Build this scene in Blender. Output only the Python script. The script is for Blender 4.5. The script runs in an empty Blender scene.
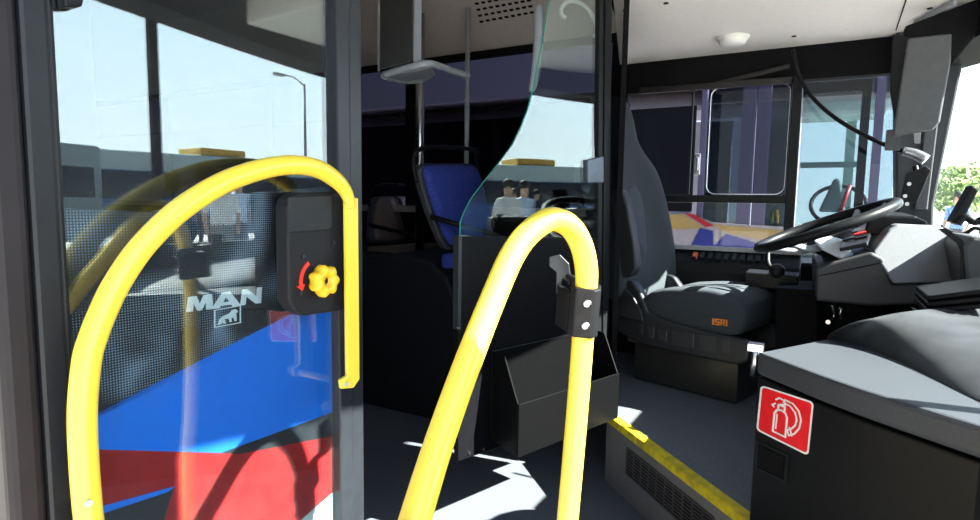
import bpy, bmesh, math, random
from mathutils import Vector, Matrix
random.seed(7)
SC = bpy.context.scene
COL = SC.collection
V = Vector
# ------------------------------------------------------------------ camera
F = 580.0
CAM = V((0, 0, 1.05))
yaw, pitch, roll = math.radians(29.6), math.atan(57 / F), math.radians(0.9)
r0 = V((math.cos(yaw), math.sin(yaw), 0)); f0 = V((-math.sin(yaw), math.cos(yaw), 0)); z0 = V((0, 0, 1))
fw = f0 * math.cos(pitch) - z0 * math.sin(pitch)
u0 = z0 * math.cos(pitch) + f0 * math.sin(pitch)
rr = r0 * math.cos(roll) + u0 * math.sin(roll)
uu = u0 * math.cos(roll) - r0 * math.sin(roll)
cd = bpy.data.cameras.new('camera'); cam = bpy.data.objects.new('camera', cd); COL.objects.link(cam)
cd.sensor_width = 36; cd.lens = 36 * F / 980; cd.clip_start = 0.02; cd.clip_end = 500
m = Matrix((rr, uu, -fw)).transposed().to_4x4(); m.translation = CAM
cam.matrix_world = m
SC.camera = cam
# ------------------------------------------------------------------ sky, sun, exposure
w = bpy.data.worlds.new('World'); SC.world = w; w.use_nodes = True
nt = w.node_tree; nt.nodes.clear()
wo = nt.nodes.new('ShaderNodeOutputWorld'); bg = nt.nodes.new('ShaderNodeBackground')
tc = nt.nodes.new('ShaderNodeTexCoord'); sp = nt.nodes.new('ShaderNodeSeparateXYZ'); cr = nt.nodes.new('ShaderNodeValToRGB')
nt.links.new(tc.outputs['Generated'], sp.inputs[0]); nt.links.new(sp.outputs['Z'], cr.inputs[0])
cr.color_ramp.elements[0].position = 0.0; cr.color_ramp.elements[0].color = (0.93, 0.97, 1.0, 1)
cr.color_ramp.elements[1].position = 0.6; cr.color_ramp.elements[1].color = (0.55, 0.75, 1.0, 1)
nt.links.new(cr.outputs[0], bg.inputs['Color'])
# the sky is bright on the sun's side and dimmer behind the camera
SKY_LO, SKY_HI, SKY_AZ = 0.8, 7.0, math.radians(32)
vd_ = nt.nodes.new('ShaderNodeVectorMath'); vd_.operation = 'DOT_PRODUCT'
vd_.inputs[1].default_value = (math.cos(SKY_AZ), math.sin(SKY_AZ), 0.1)
nt.links.new(tc.outputs['Generated'], vd_.inputs[0])
m1 = nt.nodes.new('ShaderNodeMath'); m1.operation = 'MULTIPLY_ADD'; m1.inputs[1].default_value = 0.5; m1.inputs[2].default_value = 0.5; m1.use_clamp = True
m2 = nt.nodes.new('ShaderNodeMath'); m2.operation = 'POWER'; m2.inputs[1].default_value = 2.0
m3 = nt.nodes.new('ShaderNodeMath'); m3.operation = 'MULTIPLY_ADD'; m3.inputs[1].default_value = SKY_HI - SKY_LO; m3.inputs[2].default_value = SKY_LO
nt.links.new(vd_.outputs['Value'], m1.inputs[0]); nt.links.new(m1.outputs[0], m2.inputs[0]); nt.links.new(m2.outputs[0], m3.inputs[0])
nt.links.new(m3.outputs[0], bg.inputs['Strength'])
nt.links.new(bg.outputs[0], wo.inputs['Surface'])
sl = bpy.data.lights.new('sun', 'SUN'); sl.energy = 62; sl.angle = 0.009; sl.color = (1, 0.95, 0.87)
so = bpy.data.objects.new('sun', sl); COL.objects.link(so)
SUN_A, SUN_E = math.radians(-7.5), math.radians(37.5)
sd = V((math.cos(SUN_A) * math.cos(SUN_E), -math.sin(SUN_A) * math.cos(SUN_E), math.sin(SUN_E)))
so.rotation_euler = sd.to_track_quat('Z', 'Y').to_euler()
so.location = (6, -2, 8)
vs = SC.view_settings
SC.display_settings.display_device = 'sRGB'
vs.view_transform = 'Standard'; vs.look = 'None'; vs.exposure = 0.0; vs.gamma = 1; vs.use_curve_mapping = False
SC.cycles.transparent_max_bounces = 32; SC.cycles.max_bounces = 10; SC.cycles.sample_clamp_indirect = 6
SC.cycles.caustics_reflective = False; SC.cycles.caustics_refractive = False


def ray(px, py):
    return fw + rr * ((px - 490) / F) - uu * ((py - 260) / F)


def P(px, py, d=None, x=None, y=None, z=None):
    r = ray(px, py)
    if d is not None: t = d
    elif x is not None: t = (x - CAM.x) / r.x
    elif y is not None: t = (y - CAM.y) / r.y
    else: t = (z - CAM.z) / r.z
    return CAM + r * t


def PP(px, py, o, n):
    r = ray(px, py)
    return CAM + r * ((o - CAM).dot(n) / r.dot(n))


# ------------------------------------------------------------------ materials
MATS = {}


def mat(name, col, rough=0.5, metal=0.0, noise=0.08, nscale=40, bump=0.0, spec=0.5, coat=0.0, speck=None):
    if name in MATS: return MATS[name]
    M = bpy.data.materials.new(name); M.use_nodes = True; MATS[name] = M
    n = M.node_tree; b = n.nodes['Principled BSDF']
    tx = n.nodes.new('ShaderNodeTexCoord'); nz = n.nodes.new('ShaderNodeTexNoise')
    nz.inputs['Scale'].default_value = nscale; nz.inputs['Detail'].default_value = 3
    n.links.new(tx.outputs['Object'], nz.inputs['Vector'])
    rp = n.nodes.new('ShaderNodeValToRGB')
    c = V(col[:3])
    lo = speck[0] if speck else tuple(c * (1 - noise)); hi = speck[1] if speck else tuple(c * (1 + noise))
    rp.color_ramp.elements[0].color = (*lo, 1); rp.color_ramp.elements[1].color = (*hi, 1)
    rp.color_ramp.elements[0].position = 0.35; rp.color_ramp.elements[1].position = 0.65
    n.links.new(nz.outputs['Fac'], rp.inputs[0]); n.links.new(rp.outputs[0], b.inputs['Base Color'])
    b.inputs['Roughness'].default_value = rough; b.inputs['Metallic'].default_value = metal
    b.inputs['Specular IOR Level'].default_value = spec
    if coat: b.inputs['Coat Weight'].default_value = coat
    if bump:
        bp = n.nodes.new('ShaderNodeBump'); bp.inputs['Strength'].default_value = bump; bp.inputs['Distance'].default_value = 0.002
        n.links.new(nz.outputs['Fac'], bp.inputs['Height']); n.links.new(bp.outputs[0], b.inputs['Normal'])
    return M


def glass(name, tint, refl, rough=0.0, dust=0.0):
    if name in MATS: return MATS[name]
    M = bpy.data.materials.new(name); M.use_nodes = True; MATS[name] = M
    n = M.node_tree; n.nodes.clear()
    o = n.nodes.new('ShaderNodeOutputMaterial'); mx = n.nodes.new('ShaderNodeMixShader')
    t = n.nodes.new('ShaderNodeBsdfTransparent'); g = n.nodes.new('ShaderNodeBsdfGlossy')
    fr = n.nodes.new('ShaderNodeLayerWeight'); fr.inputs['Blend'].default_value = 0.2
    pw_ = n.nodes.new('ShaderNodeMath'); pw_.operation = 'POWER'; pw_.inputs[1].default_value = 4.0
    fr.inputs['Blend'].default_value = 0.5
    ma = n.nodes.new('ShaderNodeMath'); ma.operation = 'MULTIPLY_ADD'
    ma.inputs[1].default_value = 0.5; ma.inputs[2].default_value = refl
    n.links.new(fr.outputs['Facing'], pw_.inputs[0]); n.links.new(pw_.outputs[0], ma.inputs[0]); ma.use_clamp = True
    n.links.new(ma.outputs[0], mx.inputs[0])
    t.inputs['Color'].default_value = (*tint, 1); g.inputs['Roughness'].default_value = rough
    g.inputs['Color'].default_value = (0.93, 0.98, 1.0, 1)
    n.links.new(t.outputs[0], mx.inputs[1]); n.links.new(g.outputs[0], mx.inputs[2]); n.links.new(mx.outputs[0], o.inputs['Surface'])
    if dust:
        df = n.nodes.new('ShaderNodeBsdfDiffuse'); df.inputs['Color'].default_value = (.8, .8, .78, 1)
        tx = n.nodes.new('ShaderNodeTexCoord'); nz = n.nodes.new('ShaderNodeTexNoise'); nz.inputs['Scale'].default_value = 28; nz.inputs['Detail'].default_value = 5
        n.links.new(tx.outputs['Object'], nz.inputs['Vector'])
        dm = n.nodes.new('ShaderNodeMath'); dm.operation = 'MULTIPLY'; dm.inputs[1].default_value = dust * 2; n.links.new(nz.outputs['Fac'], dm.inputs[0])
        m_2 = n.nodes.new('ShaderNodeMixShader'); n.links.new(dm.outputs[0], m_2.inputs[0]); n.links.new(mx.outputs[0], m_2.inputs[1]); n.links.new(df.outputs[0], m_2.inputs[2])
        n.links.new(m_2.outputs[0], o.inputs['Surface'])
    return M


def dots_mat(name):
    M = bpy.data.materials.new(name); M.use_nodes = True; MATS[name] = M
    n = M.node_tree; b = n.nodes['Principled BSDF']
    tx = n.nodes.new('ShaderNodeTexCoord'); s = n.nodes.new('ShaderNodeSeparateXYZ'); n.links.new(tx.outputs['Object'], s.inputs[0])

    def math_(op, a, bb=None, c=None):
        k = n.nodes.new('ShaderNodeMath'); k.operation = op
        for i, q in enumerate((a, bb, c)):
            if q is None: continue
            if isinstance(q, (int, float)): k.inputs[i].default_value = q
            else: n.links.new(q, k.inputs[i])
        return k.outputs[0]
    k = 2 * math.pi / 0.0055
    a = math_('SINE', math_('MULTIPLY', math_('ADD', s.outputs['Y'], s.outputs['Z']), k * .7))
    c = math_('SINE', math_('MULTIPLY', math_('SUBTRACT', s.outputs['Y'], s.outputs['Z']), k * .7))
    pr = math_('MULTIPLY', a, c)
    nz = n.nodes.new('ShaderNodeTexNoise'); nz.inputs['Scale'].default_value = 5.5; nz.inputs['Detail'].default_value = 1; nz.inputs['Distortion'].default_value = 1.5
    n.links.new(tx.outputs['Object'], nz.inputs['Vector'])
    th = math_('MULTIPLY_ADD', nz.outputs['Fac'], -3.8, 2.42)
    f = math_('GREATER_THAN', pr, th)
    mx = n.nodes.new('ShaderNodeMix'); mx.data_type = 'RGBA'
    mx.inputs[6].default_value = (0.006, 0.008, 0.016, 1); mx.inputs[7].default_value = (0.26, 0.33, 0.45, 1)
    n.links.new(f, mx.inputs[0]); n.links.new(mx.outputs[2], b.inputs['Base Color'])
    b.inputs['Roughness'].default_value = 0.5
    return M


BLK = mat('black_plastic', (0.009, 0.0095, 0.011), 0.42, noise=0.15, spec=.15)
BLKM = mat('black_matt', (0.005, 0.005, 0.006), 0.7, noise=0.15, spec=.1)
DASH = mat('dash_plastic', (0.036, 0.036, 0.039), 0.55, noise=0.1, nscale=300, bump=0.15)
BOXM = mat('console_plastic', (0.007, 0.007, 0.0075), 0.42, noise=0.12, nscale=200, bump=0.05, spec=.13)
GRYF = mat('frame_grey', (0.022, 0.026, 0.034), 0.35, spec=.35)
RUB = mat('rubber_seal', (0.014, 0.011, 0.0125), 0.5, noise=0.2, nscale=9, spec=.25)
YEL = mat('yellow_enamel', (0.85, 0.61, 0.055), 0.3, noise=0.02, coat=0.2)
YELK = mat('yellow_plastic', (0.85, 0.52, 0.02), 0.4, noise=0.03)
YSTR = mat('yellow_edge', (0.62, 0.48, 0.01), 0.6, noise=0.25, nscale=30)
FLO = mat('floor_vinyl', (0.05, 0.055, 0.07), 0.55, speck=((0.07, 0.077, 0.093), (0.135, 0.147, 0.172)), nscale=350)
RIS = mat('riser_vinyl', (0.1, 0.1, 0.1), 0.7, speck=((0.09, 0.082, 0.082), (0.22, 0.205, 0.20)), nscale=450)
CEI = mat('ceiling_beige', (0.62, 0.55, 0.50), 0.6, noise=0.03)
SOF = mat('overhead_white', (0.92, 0.87, 0.82), 0.5, noise=0.02)
WHT = mat('white_plastic', (0.85, 0.84, 0.80), 0.4, noise=0.02)
SIL = mat('brushed_metal', (0.62, 0.62, 0.64), 0.25, metal=1.0)
GRP = mat('grey_paint', (0.30, 0.32, 0.36), 0.35, noise=0.04)
FAB = mat('seat_fabric', (0.033, 0.041, 0.050), 0.9, noise=0.25, nscale=500, bump=0.3)
FAB2 = mat('seat_fabric_panel', (0.050, 0.060, 0.075), 0.9, noise=0.25, nscale=500, bump=0.3)
BLUF = mat('blue_moquette', (0.035, 0.06, 0.36), 0.85, noise=0.35, nscale=160, bump=0.2)
FBLU = mat('film_blue', (0.001, 0.21, 1.0), 0.4, noise=0.02)
FRED = mat('film_red', (0.42, 0.008, 0.010), 0.45, noise=0.06, nscale=60)
FWHT = mat('film_white', (0.62, 0.70, 0.72), 0.5, noise=0.05)
FDRK = mat('film_dark', (0.012, 0.016, 0.024), 0.5)
LET = mat('letter_silver', (0.86, 0.90, 0.94), 0.5)
ORG = mat('orange_thread', (0.85, 0.25, 0.02), 0.7)
SRED = mat('sign_red', (0.80, 0.012, 0.018), 0.35)
SWHT = mat('sign_white', (0.85, 0.84, 0.84), 0.4)
RED = mat('red_plastic', (0.6, 0.03, 0.03), 0.4)
DOTS = dots_mat('film_dots')
G_LEAF = glass('door_glass', (0.80, 0.86, 0.87), 0.11, dust=0.006)
G_CAB = glass('cab_glass', (0.88, 0.94, 0.93), 0.085)
G_EDGE = mat('glass_edge', (0.05, 0.32, 0.27), 0.2)
G_WS = glass('windscreen_glass', (0.90, 0.94, 0.93), 0.03)
G_DRV = glass('driver_glass', (0.58, 0.59, 0.66), 0.02)
G_TINT = glass('tinted_glass', (0.125, 0.12, 0.155), 0.012)
G_BUS = glass('bus_glass', (0.62, 0.74, 0.70), 0.06)
G_DARK = glass('bus_dark_glass', (0.05, 0.05, 0.06), 0.015)


# ------------------------------------------------------------------ mesh builder
class MB:
    def __init__(s):
        s.v = []; s.f = []; s.sm = []; s.mi = []

    def add(s, vs_, fs, smooth=False, mi=0):
        o = len(s.v); s.v += [V(a) for a in vs_]
        for f in fs:
            s.f.append([i + o for i in f]); s.sm.append(smooth); s.mi.append(mi)
        return s

    def prism(s, pts, vec, mi=0, mis=None):
        n = len(pts); vec = V(vec)
        a = [V(p) for p in pts]; b = [p + vec for p in a]
        nn = V((0, 0, 0))
        for i in range(n): nn += a[i].cross(a[(i + 1) % n])
        if nn.dot(vec) > 0: a.reverse(); b.reverse()
        s.add(a + b, [list(range(n))], mi=mi)
        o = len(s.v) - 2 * n
        s.f.append([o + n + i for i in range(n - 1, -1, -1)]); s.sm.append(False); s.mi.append(mi)
        ms = mi if mis is None else mis
        for i in range(n):
            j = (i + 1) % n
            s.f.append([o + j, o + i, o + n + i, o + n + j]); s.sm.append(False); s.mi.append(ms)
        return s

    def box(s, lo, hi, mi=0):
        lo = V(lo); hi = V(hi)
        return s.prism([(lo.x, lo.y, lo.z), (hi.x, lo.y, lo.z), (hi.x, hi.y, lo.z), (lo.x, hi.y, lo.z)], (0, 0, hi.z - lo.z), mi)

    def bar(s, a, b, wd, ht, up=(0, 0, 1)):
        a = V(a); b = V(b); d = (b - a).normalized(); up = V(up)
        sx = d.cross(up).normalized(); uy = sx.cross(d)
        q = [a + sx * i * wd / 2 + uy * j * ht / 2 for i, j in ((-1, -1), (1, -1), (1, 1), (-1, 1))]
        return s.prism(q, b - a)

    def tube(s, pts, r, seg=16, sub=6, closed=False, cap=True):
        pts = [V(p) for p in pts]
        rad = r if isinstance(r, (list, tuple)) else [r] * len(pts)
        P_, R_ = [], []
        n = len(pts)
        if sub > 1 and n > 2:
            rng = n if closed else n - 1
            for i in range(rng):
                g = lambda k: pts[k % n] if closed else pts[max(0, min(n - 1, k))]
                p0, p1, p2, p3 = g(i - 1), g(i), g(i + 1), g(i + 2)
                for k in range(sub):
                    t = k / sub
                    P_.append(0.5 * ((2 * p1) + (p2 - p0) * t + (2 * p0 - 5 * p1 + 4 * p2 - p3) * t * t + (3 * p1 - p0 - 3 * p2 + p3) * t ** 3))
                    R_.append(rad[i] * (1 - t) + rad[(i + 1) % n] * t)
            if not closed: P_.append(pts[-1]); R_.append(rad[-1])
        else: P_, R_ = pts, rad
        N = len(P_); vs_, fs = [], []
        nrm = None
        for i in range(N):
            if closed: t = (P_[(i + 1) % N] - P_[i - 1]).normalized()
            else: t = (P_[min(N - 1, i + 1)] - P_[max(0, i - 1)]).normalized()
            if nrm is None:
                nrm = t.cross(V((0, 0, 1)) if abs(t.z) < .9 else V((1, 0, 0))).normalized()
            nrm = (nrm - t * nrm.dot(t)).normalized(); bn = t.cross(nrm)
            for k in range(seg):
                an = 2 * math.pi * k / seg
                vs_.append(P_[i] + (nrm * math.cos(an) + bn * math.sin(an)) * R_[i])
        for i in range(N if closed else N - 1):
            j = (i + 1) % N
            for k in range(seg):
                l = (k + 1) % seg
                fs.append([i * seg + k, i * seg + l, j * seg + l, j * seg + k])
        s.add(vs_, fs, True)
        if cap and not closed:
            o = len(s.v) - len(vs_)
            s.f.append([o + k for k in range(seg - 1, -1, -1)]); s.sm.append(False); s.mi.append(0)
            s.f.append([o + (N - 1) * seg + k for k in range(seg)]); s.sm.append(False); s.mi.append(0)
        return s

    def loft(s, rings, cap=True, smooth=True):
        n = len(rings[0]); vs_ = [p for r in rings for p in r]; fs = []
        for i in range(len(rings) - 1):
            for k in range(n):
                l = (k + 1) % n
                fs.append([i * n + k, i * n + l, (i + 1) * n + l, (i + 1) * n + k])
        s.add(vs_, fs, smooth)
        if cap:
            o = len(s.v) - len(vs_); e = o + (len(rings) - 1) * n
            s.f.append([o + k for k in range(n - 1, -1, -1)]); s.sm.append(smooth); s.mi.append(0)
            s.f.append([e + k for k in range(n)]); s.sm.append(smooth); s.mi.append(0)
        return s

    def grid(s, rows, smooth=True):
        n = len(rows[0]); vs_ = [p for r in rows for p in r]
        return s.add(vs_, [[i * n + k, i * n + k + 1, (i + 1) * n + k + 1, (i + 1) * n + k] for i in range(len(rows) - 1) for k in range(n - 1)], smooth)

    def ball(s, c, r, seg=14):
        c = V(c); r = V(r) if not isinstance(r, (int, float)) else V((r, r, r))
        rings = []
        for i in range(1, 9):
            th = math.pi * i / 9
            rings.append([c + V((r.x * math.sin(th) * math.cos(a), r.y * math.sin(th) * math.sin(a), -r.z * math.cos(th))) for a in [2 * math.pi * k / seg for k in range(seg)]])
        return s.loft(rings)

    def build(s, name, mats, parent=None, bevel=0, seg=2, subsurf=0, solid=0, fix=True):
        o = V((0, 0, 0)) if parent is None else V(parent.get('_o', (0, 0, 0)))
        if parent is None:
            xs = [v.x for v in s.v]; ys = [v.y for v in s.v]; zs = [v.z for v in s.v]
            o = V(((min(xs) + max(xs)) / 2, (min(ys) + max(ys)) / 2, min(zs)))
        me = bpy.data.meshes.new(name)
        me.from_pydata([tuple(v - o) for v in s.v], [], s.f)
        for i, p in enumerate(me.polygons): p.use_smooth = s.sm[i]; p.material_index = s.mi[i]
        if fix:
            bm = bmesh.new(); bm.from_mesh(me); bmesh.ops.recalc_face_normals(bm, faces=bm.faces); bm.to_mesh(me); bm.free()
        me.update()
        for q in (mats if isinstance(mats, (list, tuple)) else [mats]): me.materials.append(q)
        ob = bpy.data.objects.new(name, me); COL.objects.link(ob)
        ob['_o'] = tuple(o)
        if parent is None: ob.location = o
        else: ob.parent = parent
        if solid:
            md = ob.modifiers.new('solid', 'SOLIDIFY'); md.thickness = solid; md.offset = 0
        if bevel:
            md = ob.modifiers.new('bevel', 'BEVEL'); md.width = bevel; md.segments = seg; md.limit_method = 'ANGLE'; md.angle_limit = math.radians(35)
        if subsurf:
            md = ob.modifiers.new('sub', 'SUBSURF'); md.levels = subsurf; md.render_levels = subsurf
        return ob


def tag(o, label, cat, group=None):
    o['label'] = label; o['category'] = cat
    if group: o['group'] = group
    return o


def thing(name, label, cat, loc, group=None):
    o = bpy.data.objects.new(name, None); COL.objects.link(o); o.location = loc; o.empty_display_size = 0.1
    o['_o'] = tuple(loc)
    return tag(o, label, cat, group)


def struct(o):
    o['kind'] = 'structure'; return o


def lab(o, label): o['label'] = label; return o


def chaikin(r_):
    o = []
    for i in range(len(r_)):
        a_, b_ = r_[i], r_[(i + 1) % len(r_)]
        o += [a_.lerp(b_, .12), a_.lerp(b_, .88)]
    return o


def circ(c, a, b, r, n=20, a0=0, a1=2 * math.pi, end=False):
    c = V(c); a = V(a); b = V(b)
    return [c + a * r * math.cos(a0 + (a1 - a0) * k / (n - (1 if end else 0))) + b * r * math.sin(a0 + (a1 - a0) * k / (n - (1 if end else 0))) for k in range(n)]


def rrect(c, a, b, hw, hh, r, n=4):
    c = V(c); a = V(a); b = V(b); pts = []
    for q, (sx, sy) in enumerate(((1, 1), (-1, 1), (-1, -1), (1, -1))):
        for k in range(n + 1):
            an = math.pi / 2 * (q + k / n)
            pts.append(c + a * (sx * (hw - r) + r * math.cos(an)) + b * (sy * (hh - r) + r * math.sin(an)))
    return pts


# ================================================================== SETTING
FZ, PZ, YR, YL = 0.06, 0.30, 0.5, 3.0
A = P(607, 415, z=PZ); B = P(740, 515, z=PZ)
eb = (B - A).normalized(); BE = B + eb * 0.35
WZ = 1.765                                     # soffit / windscreen top

struct(MB().box((-40, -30, -0.42), (60, 60, -0.32)).build('ground', mat('concrete', (0.2, 0.19, 0.18), 0.85, speck=((0.28, 0.27, 0.26), (0.36, 0.35, 0.335)), nscale=8)))
struct(MB().prism([(-6, YR, 0), (0.68, YR, 0), (0.68, YL, 0), (-6, YL, 0)], (0, 0, FZ)).build('floor', FLO))
AW = V((P(621, 120, y=YL).x, YL, PZ))
pl = MB().prism([A + V((0, 0, FZ - PZ)), BE + V((0, 0, FZ - PZ)), (0.62, BE.y - 0.1, FZ), (0.62, YL, FZ), (AW.x, YL, FZ)], (0, 0, PZ - FZ - 0.004), mi=1, mis=0)
struct(pl.build('floor_platform', [RIS, FLO]))
# yellow edging
nrm_e = V((eb.y, -eb.x, 0))
if (CAM - A).dot(nrm_e) < 0: nrm_e = -nrm_e
t1 = MB().prism([A + nrm_e * .002 + V((0, 0, -.006)), BE + nrm_e * .002 + V((0, 0, -.006)), BE - nrm_e * .03 + V((0, 0, -.006)), A - nrm_e * .03 + V((0, 0, -.006))], (0, 0, .009))
t1.prism([A + nrm_e * .002 + V((0, 0, -.022)), BE + nrm_e * .002 + V((0, 0, -.022)), BE + nrm_e * .0045 + V((0, 0, -.022)), A + nrm_e * .0045 + V((0, 0, -.022))], (0, 0, .022))
struct(t1.build('trim_1', YSTR))

# left wall with window openings -----------------------------------
zs_ = P(680, 258, y=YL).z                     # driver window bottom
zt_ = P(700, 88, y=YL).z                      # driver window top
xa0, xa1 = P(897, 150, y=YL).x, P(936, 150, y=YL).x
wl = MB()
wl.box((-6, YL, FZ), (AW.x, YL + .06, 1.0)).box((AW.x, YL, FZ), (xa1, YL + .06, zs_))
wl.box((-6, YL, 1.92), (AW.x, YL + .06, 2.25)).box((AW.x, YL, zt_), (xa1, YL + .06, 2.25))
for q in (-4.9, -3.62, -2.3): wl.box((q - .04, YL, 1.0), (q + .04, YL + .06, 1.92))
wl.box((AW.x - .06, YL, 1.0), (AW.x + .03, YL + .06, 1.92))
struct(wl.build('wall_left', BLKM))
struct(MB().box((-6, YL - .06, .985), (AW.x - .05, YL - .001, 1.025)).build('trim_2', mat('sill_grey', (.33, .31, .30), .5)))
for i, (xa, xb) in enumerate(((-6, -4.94), (-4.86, -3.66), (-3.58, -2.34), (-2.26, AW.x - .06))):
    wn = MB().box((xa + .004, YL + .02, 1.004), (xb - .004, YL + .026, 1.916)).build('window_%d' % (i + 3), G_TINT); struct(wn)
    MB().box((xa + .004, YL + .012, 1.60), (xb - .004, YL + .032, 1.612)).build('window_rail', BLKM, wn)

# driver side window
W = bpy.data.objects.new('window_1', None); COL.objects.link(W); W.location = (0, YL, zs_); W['_o'] = (0, YL, zs_); W['kind'] = 'structure'
yw = YL


def wp(px, py, off=0.0):
    return P(px, py, y=yw + off)


fr = MB()
xm = wp(795, 130).x
zr = wp(720, 199).z
fr.box((AW.x + .03, yw - .015, zr - .018), (xm, yw + .05, zr + .018))
fr.box((xm - .020, yw - .02, zs_), (xm + .02, yw + .05, zt_ + .02))
fr.box((AW.x + .03, yw - .015, zs_ - .01), (xa0 + .02, yw + .05, zs_ + .012))
fr.build('window_frame', BLK, W, bevel=.004)
MB().box((AW.x + .03, yw + .02, zs_ + .013), (xm - .021, yw + .026, zr - .019)).build('lower_pane', G_DRV, W)
MB().box((AW.x + .03, yw + .032, zr + .019), (xm - .021, yw + .037, zt_)).build('fixed_pane', G_DRV, W)
MB().box((xm + .021, yw + .02, zs_ + .013), (xa0 - .002, yw + .026, zt_)).build('quarter_pane', G_DRV, W)
# sliding pane with bright rim
sx0, sx1 = wp(708, 130).x, wp(789, 130).x
sz0, sz1 = zr + .021, zt_ - .004
MB().box((sx0, yw + .008, sz0), (sx1, yw + .012, sz1)).build('sliding_pane', G_DRV, W)
rim = MB()
cen = V(((sx0 + sx1) / 2, yw + .010, (sz0 + sz1) / 2))
ring = rrect(cen, (1, 0, 0), (0, 0, 1), (sx1 - sx0) / 2 - .004, (sz1 - sz0) / 2 - .002, .04, 5)
rim.tube(ring, .0038, 8, 1, closed=True)
lab(rim.build('pane_rim', SIL, W), 'bright metal rim of the sliding driver window pane')
hh = wp(697, 164, -.02)
lab(MB().box((hh.x - .016, yw - .014, hh.z - .052), (hh.x + .014, yw + .006, hh.z + .052)).box((hh.x - .006, yw - .022, hh.z - .035), (hh.x + .008, yw - .012, hh.z + .035)).build('pane_handle', SIL, W, bevel=.004), 'silver pull handle of the sliding pane')
MB().box((wp(690, 150).x - .004, yw + .003, sz0), (wp(690, 150).x + .004, yw + .02, sz1)).build('guide_rail', BLK, W)
tr = MB().bar(wp(640, 91, -.03), wp(792, 80, -.03), .02, .03)
tr.bar(wp(690, 90, -.03), wp(790, 66, -.03), .012, .02)
tr.build('transom_bar', mat('bar_dark', (.016, .014, .014), .4, spec=.3), W, bevel=.003)

# A-pillars, windscreen, front ------------------------------------
PLG = mat('pillar_grey', (.04, .042, .048), .5, noise=.1, spec=.3)
po = MB().prism([P(x, y, y=2.93) for x, y in ((896, -30), (990, -30), (985, -5), (966, 50), (934, 205), (931, 340), (896, 340))], V((0, .13, 0)))
struct(po.build('pillar_left', PLG, bevel=.008))
struct(MB().prism([P(x, y, y=2.925) for x, y in ((936, 40), (948, 40), (927, 210), (914, 210))], V((0, -.012, 0))).build('trim_6', mat('pillar_strip', (.07, .073, .082), .5), bevel=.004))
ws = [(xa1, YL + .03), (.53, YL - .12), (.62, YL - .6), (.655, 2.0), (.66, 1.75), (.655, 1.5), (.62, 1.0), (.56, .72), (.47, .56)]
struct(MB().grid([[V((x, y, z)) for x, y in ws] for z in (.86, 1.2, 1.5, WZ + .05)]).build('window_2', G_WS, fix=False, solid=.005))
struct(MB().box((.638, 1.25, .86), (.668, 1.282, 1.86)).build('trim_3', BLKM))
struct(MB().prism([(.38, .42, FZ), (.46, .42, FZ), (.47, .70, FZ), (.43, .70, FZ)], (0, 0, 2.1)).build('pillar_right', BLKM))  # out of view, widened to keep the sun off the door leaf's outer edge
fm = MB().prism([(x, y, -.1) for x, y in ws] + [(x - .07, y, -.1) for x, y in reversed(ws)], (0, 0, .965))
struct(fm.build('wall_front', BLKM))
hd = MB().prism([(x + .02, y, WZ) for x, y in ws] + [(x - .16, y, WZ) for x, y in reversed(ws)], (0, 0, .47))
for q in hd.v:
    if q.z < WZ + .01 and 1.0 < q.y < 3.2: q.z -= (q.y - .95) * .075  # underside lowered toward the driver, also shaped to shade the seat back
struct(hd.build('trim_4', BLKM))
# roof, passenger ceiling and cove
struct(MB().box((-6, YR, 2.25), (.70, YL + .06, 2.32)).build('roof', WHT))
ce = MB()
xe = AW.x - .02
prof = [(YR + .06, 2.20), (2.35, 2.20), (2.62, 2.12), (YL - .002, 1.935)]
ce.grid([[V((x, y, z)) for y, z in prof] for x in (-6, -4.5, -3, -1.9, xe)], smooth=False)
struct(ce.build('ceiling', CEI, solid=.012, fix=False))
struct(MB().box((-6, YL - .03, 1.885), (xe, YL - .001, 1.925)).build('trim_5', BLKM))
struct(MB().box((xe + .01, YR + .02, 2.12), (.5, 2.0, 2.2)).build('ceiling_entrance', mat('entrance_ceiling', (.2, .19, .18), .6)))
# right wall behind the door and above it
wr = MB().box((-6, YR - .06, -.2), (-1.0, YR, 1.0)).box((-6, YR - .06, 1.92), (-1.0, YR, 2.25)).box((-1.0, YR - .06, 2.02), (.44, YR + .04, 2.25))
for q in (-5.9, -4.2, -2.6, -1.05): wr.box((q - .05, YR - .06, 1.0), (q + .05, YR, 1.92))
struct(wr.build('wall_right', BLKM))
for i, (xa, xb) in enumerate(((-5.85, -4.25), (-4.15, -2.65), (-2.55, -1.1))):
    struct(MB().box((xa, YR - .03, 1.0), (xb, YR - .024, 1.92)).build('window_%d' % (i + 7), G_DARK))
struct(MB().box((-6.06, YR - .06, 0), (-6, YL + .06, 2.3)).build('wall_rear', BLKM))
# partition behind the driver and its pillar
struct(MB().prism([A + V((0, .02, 0)), A + V((.02, .02, 0)), AW + V((.02, -.005, 0)), AW + V((0, -.005, 0))], (0, 0, WZ - PZ - .004)).build('wall_cab', BLKM))
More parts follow.
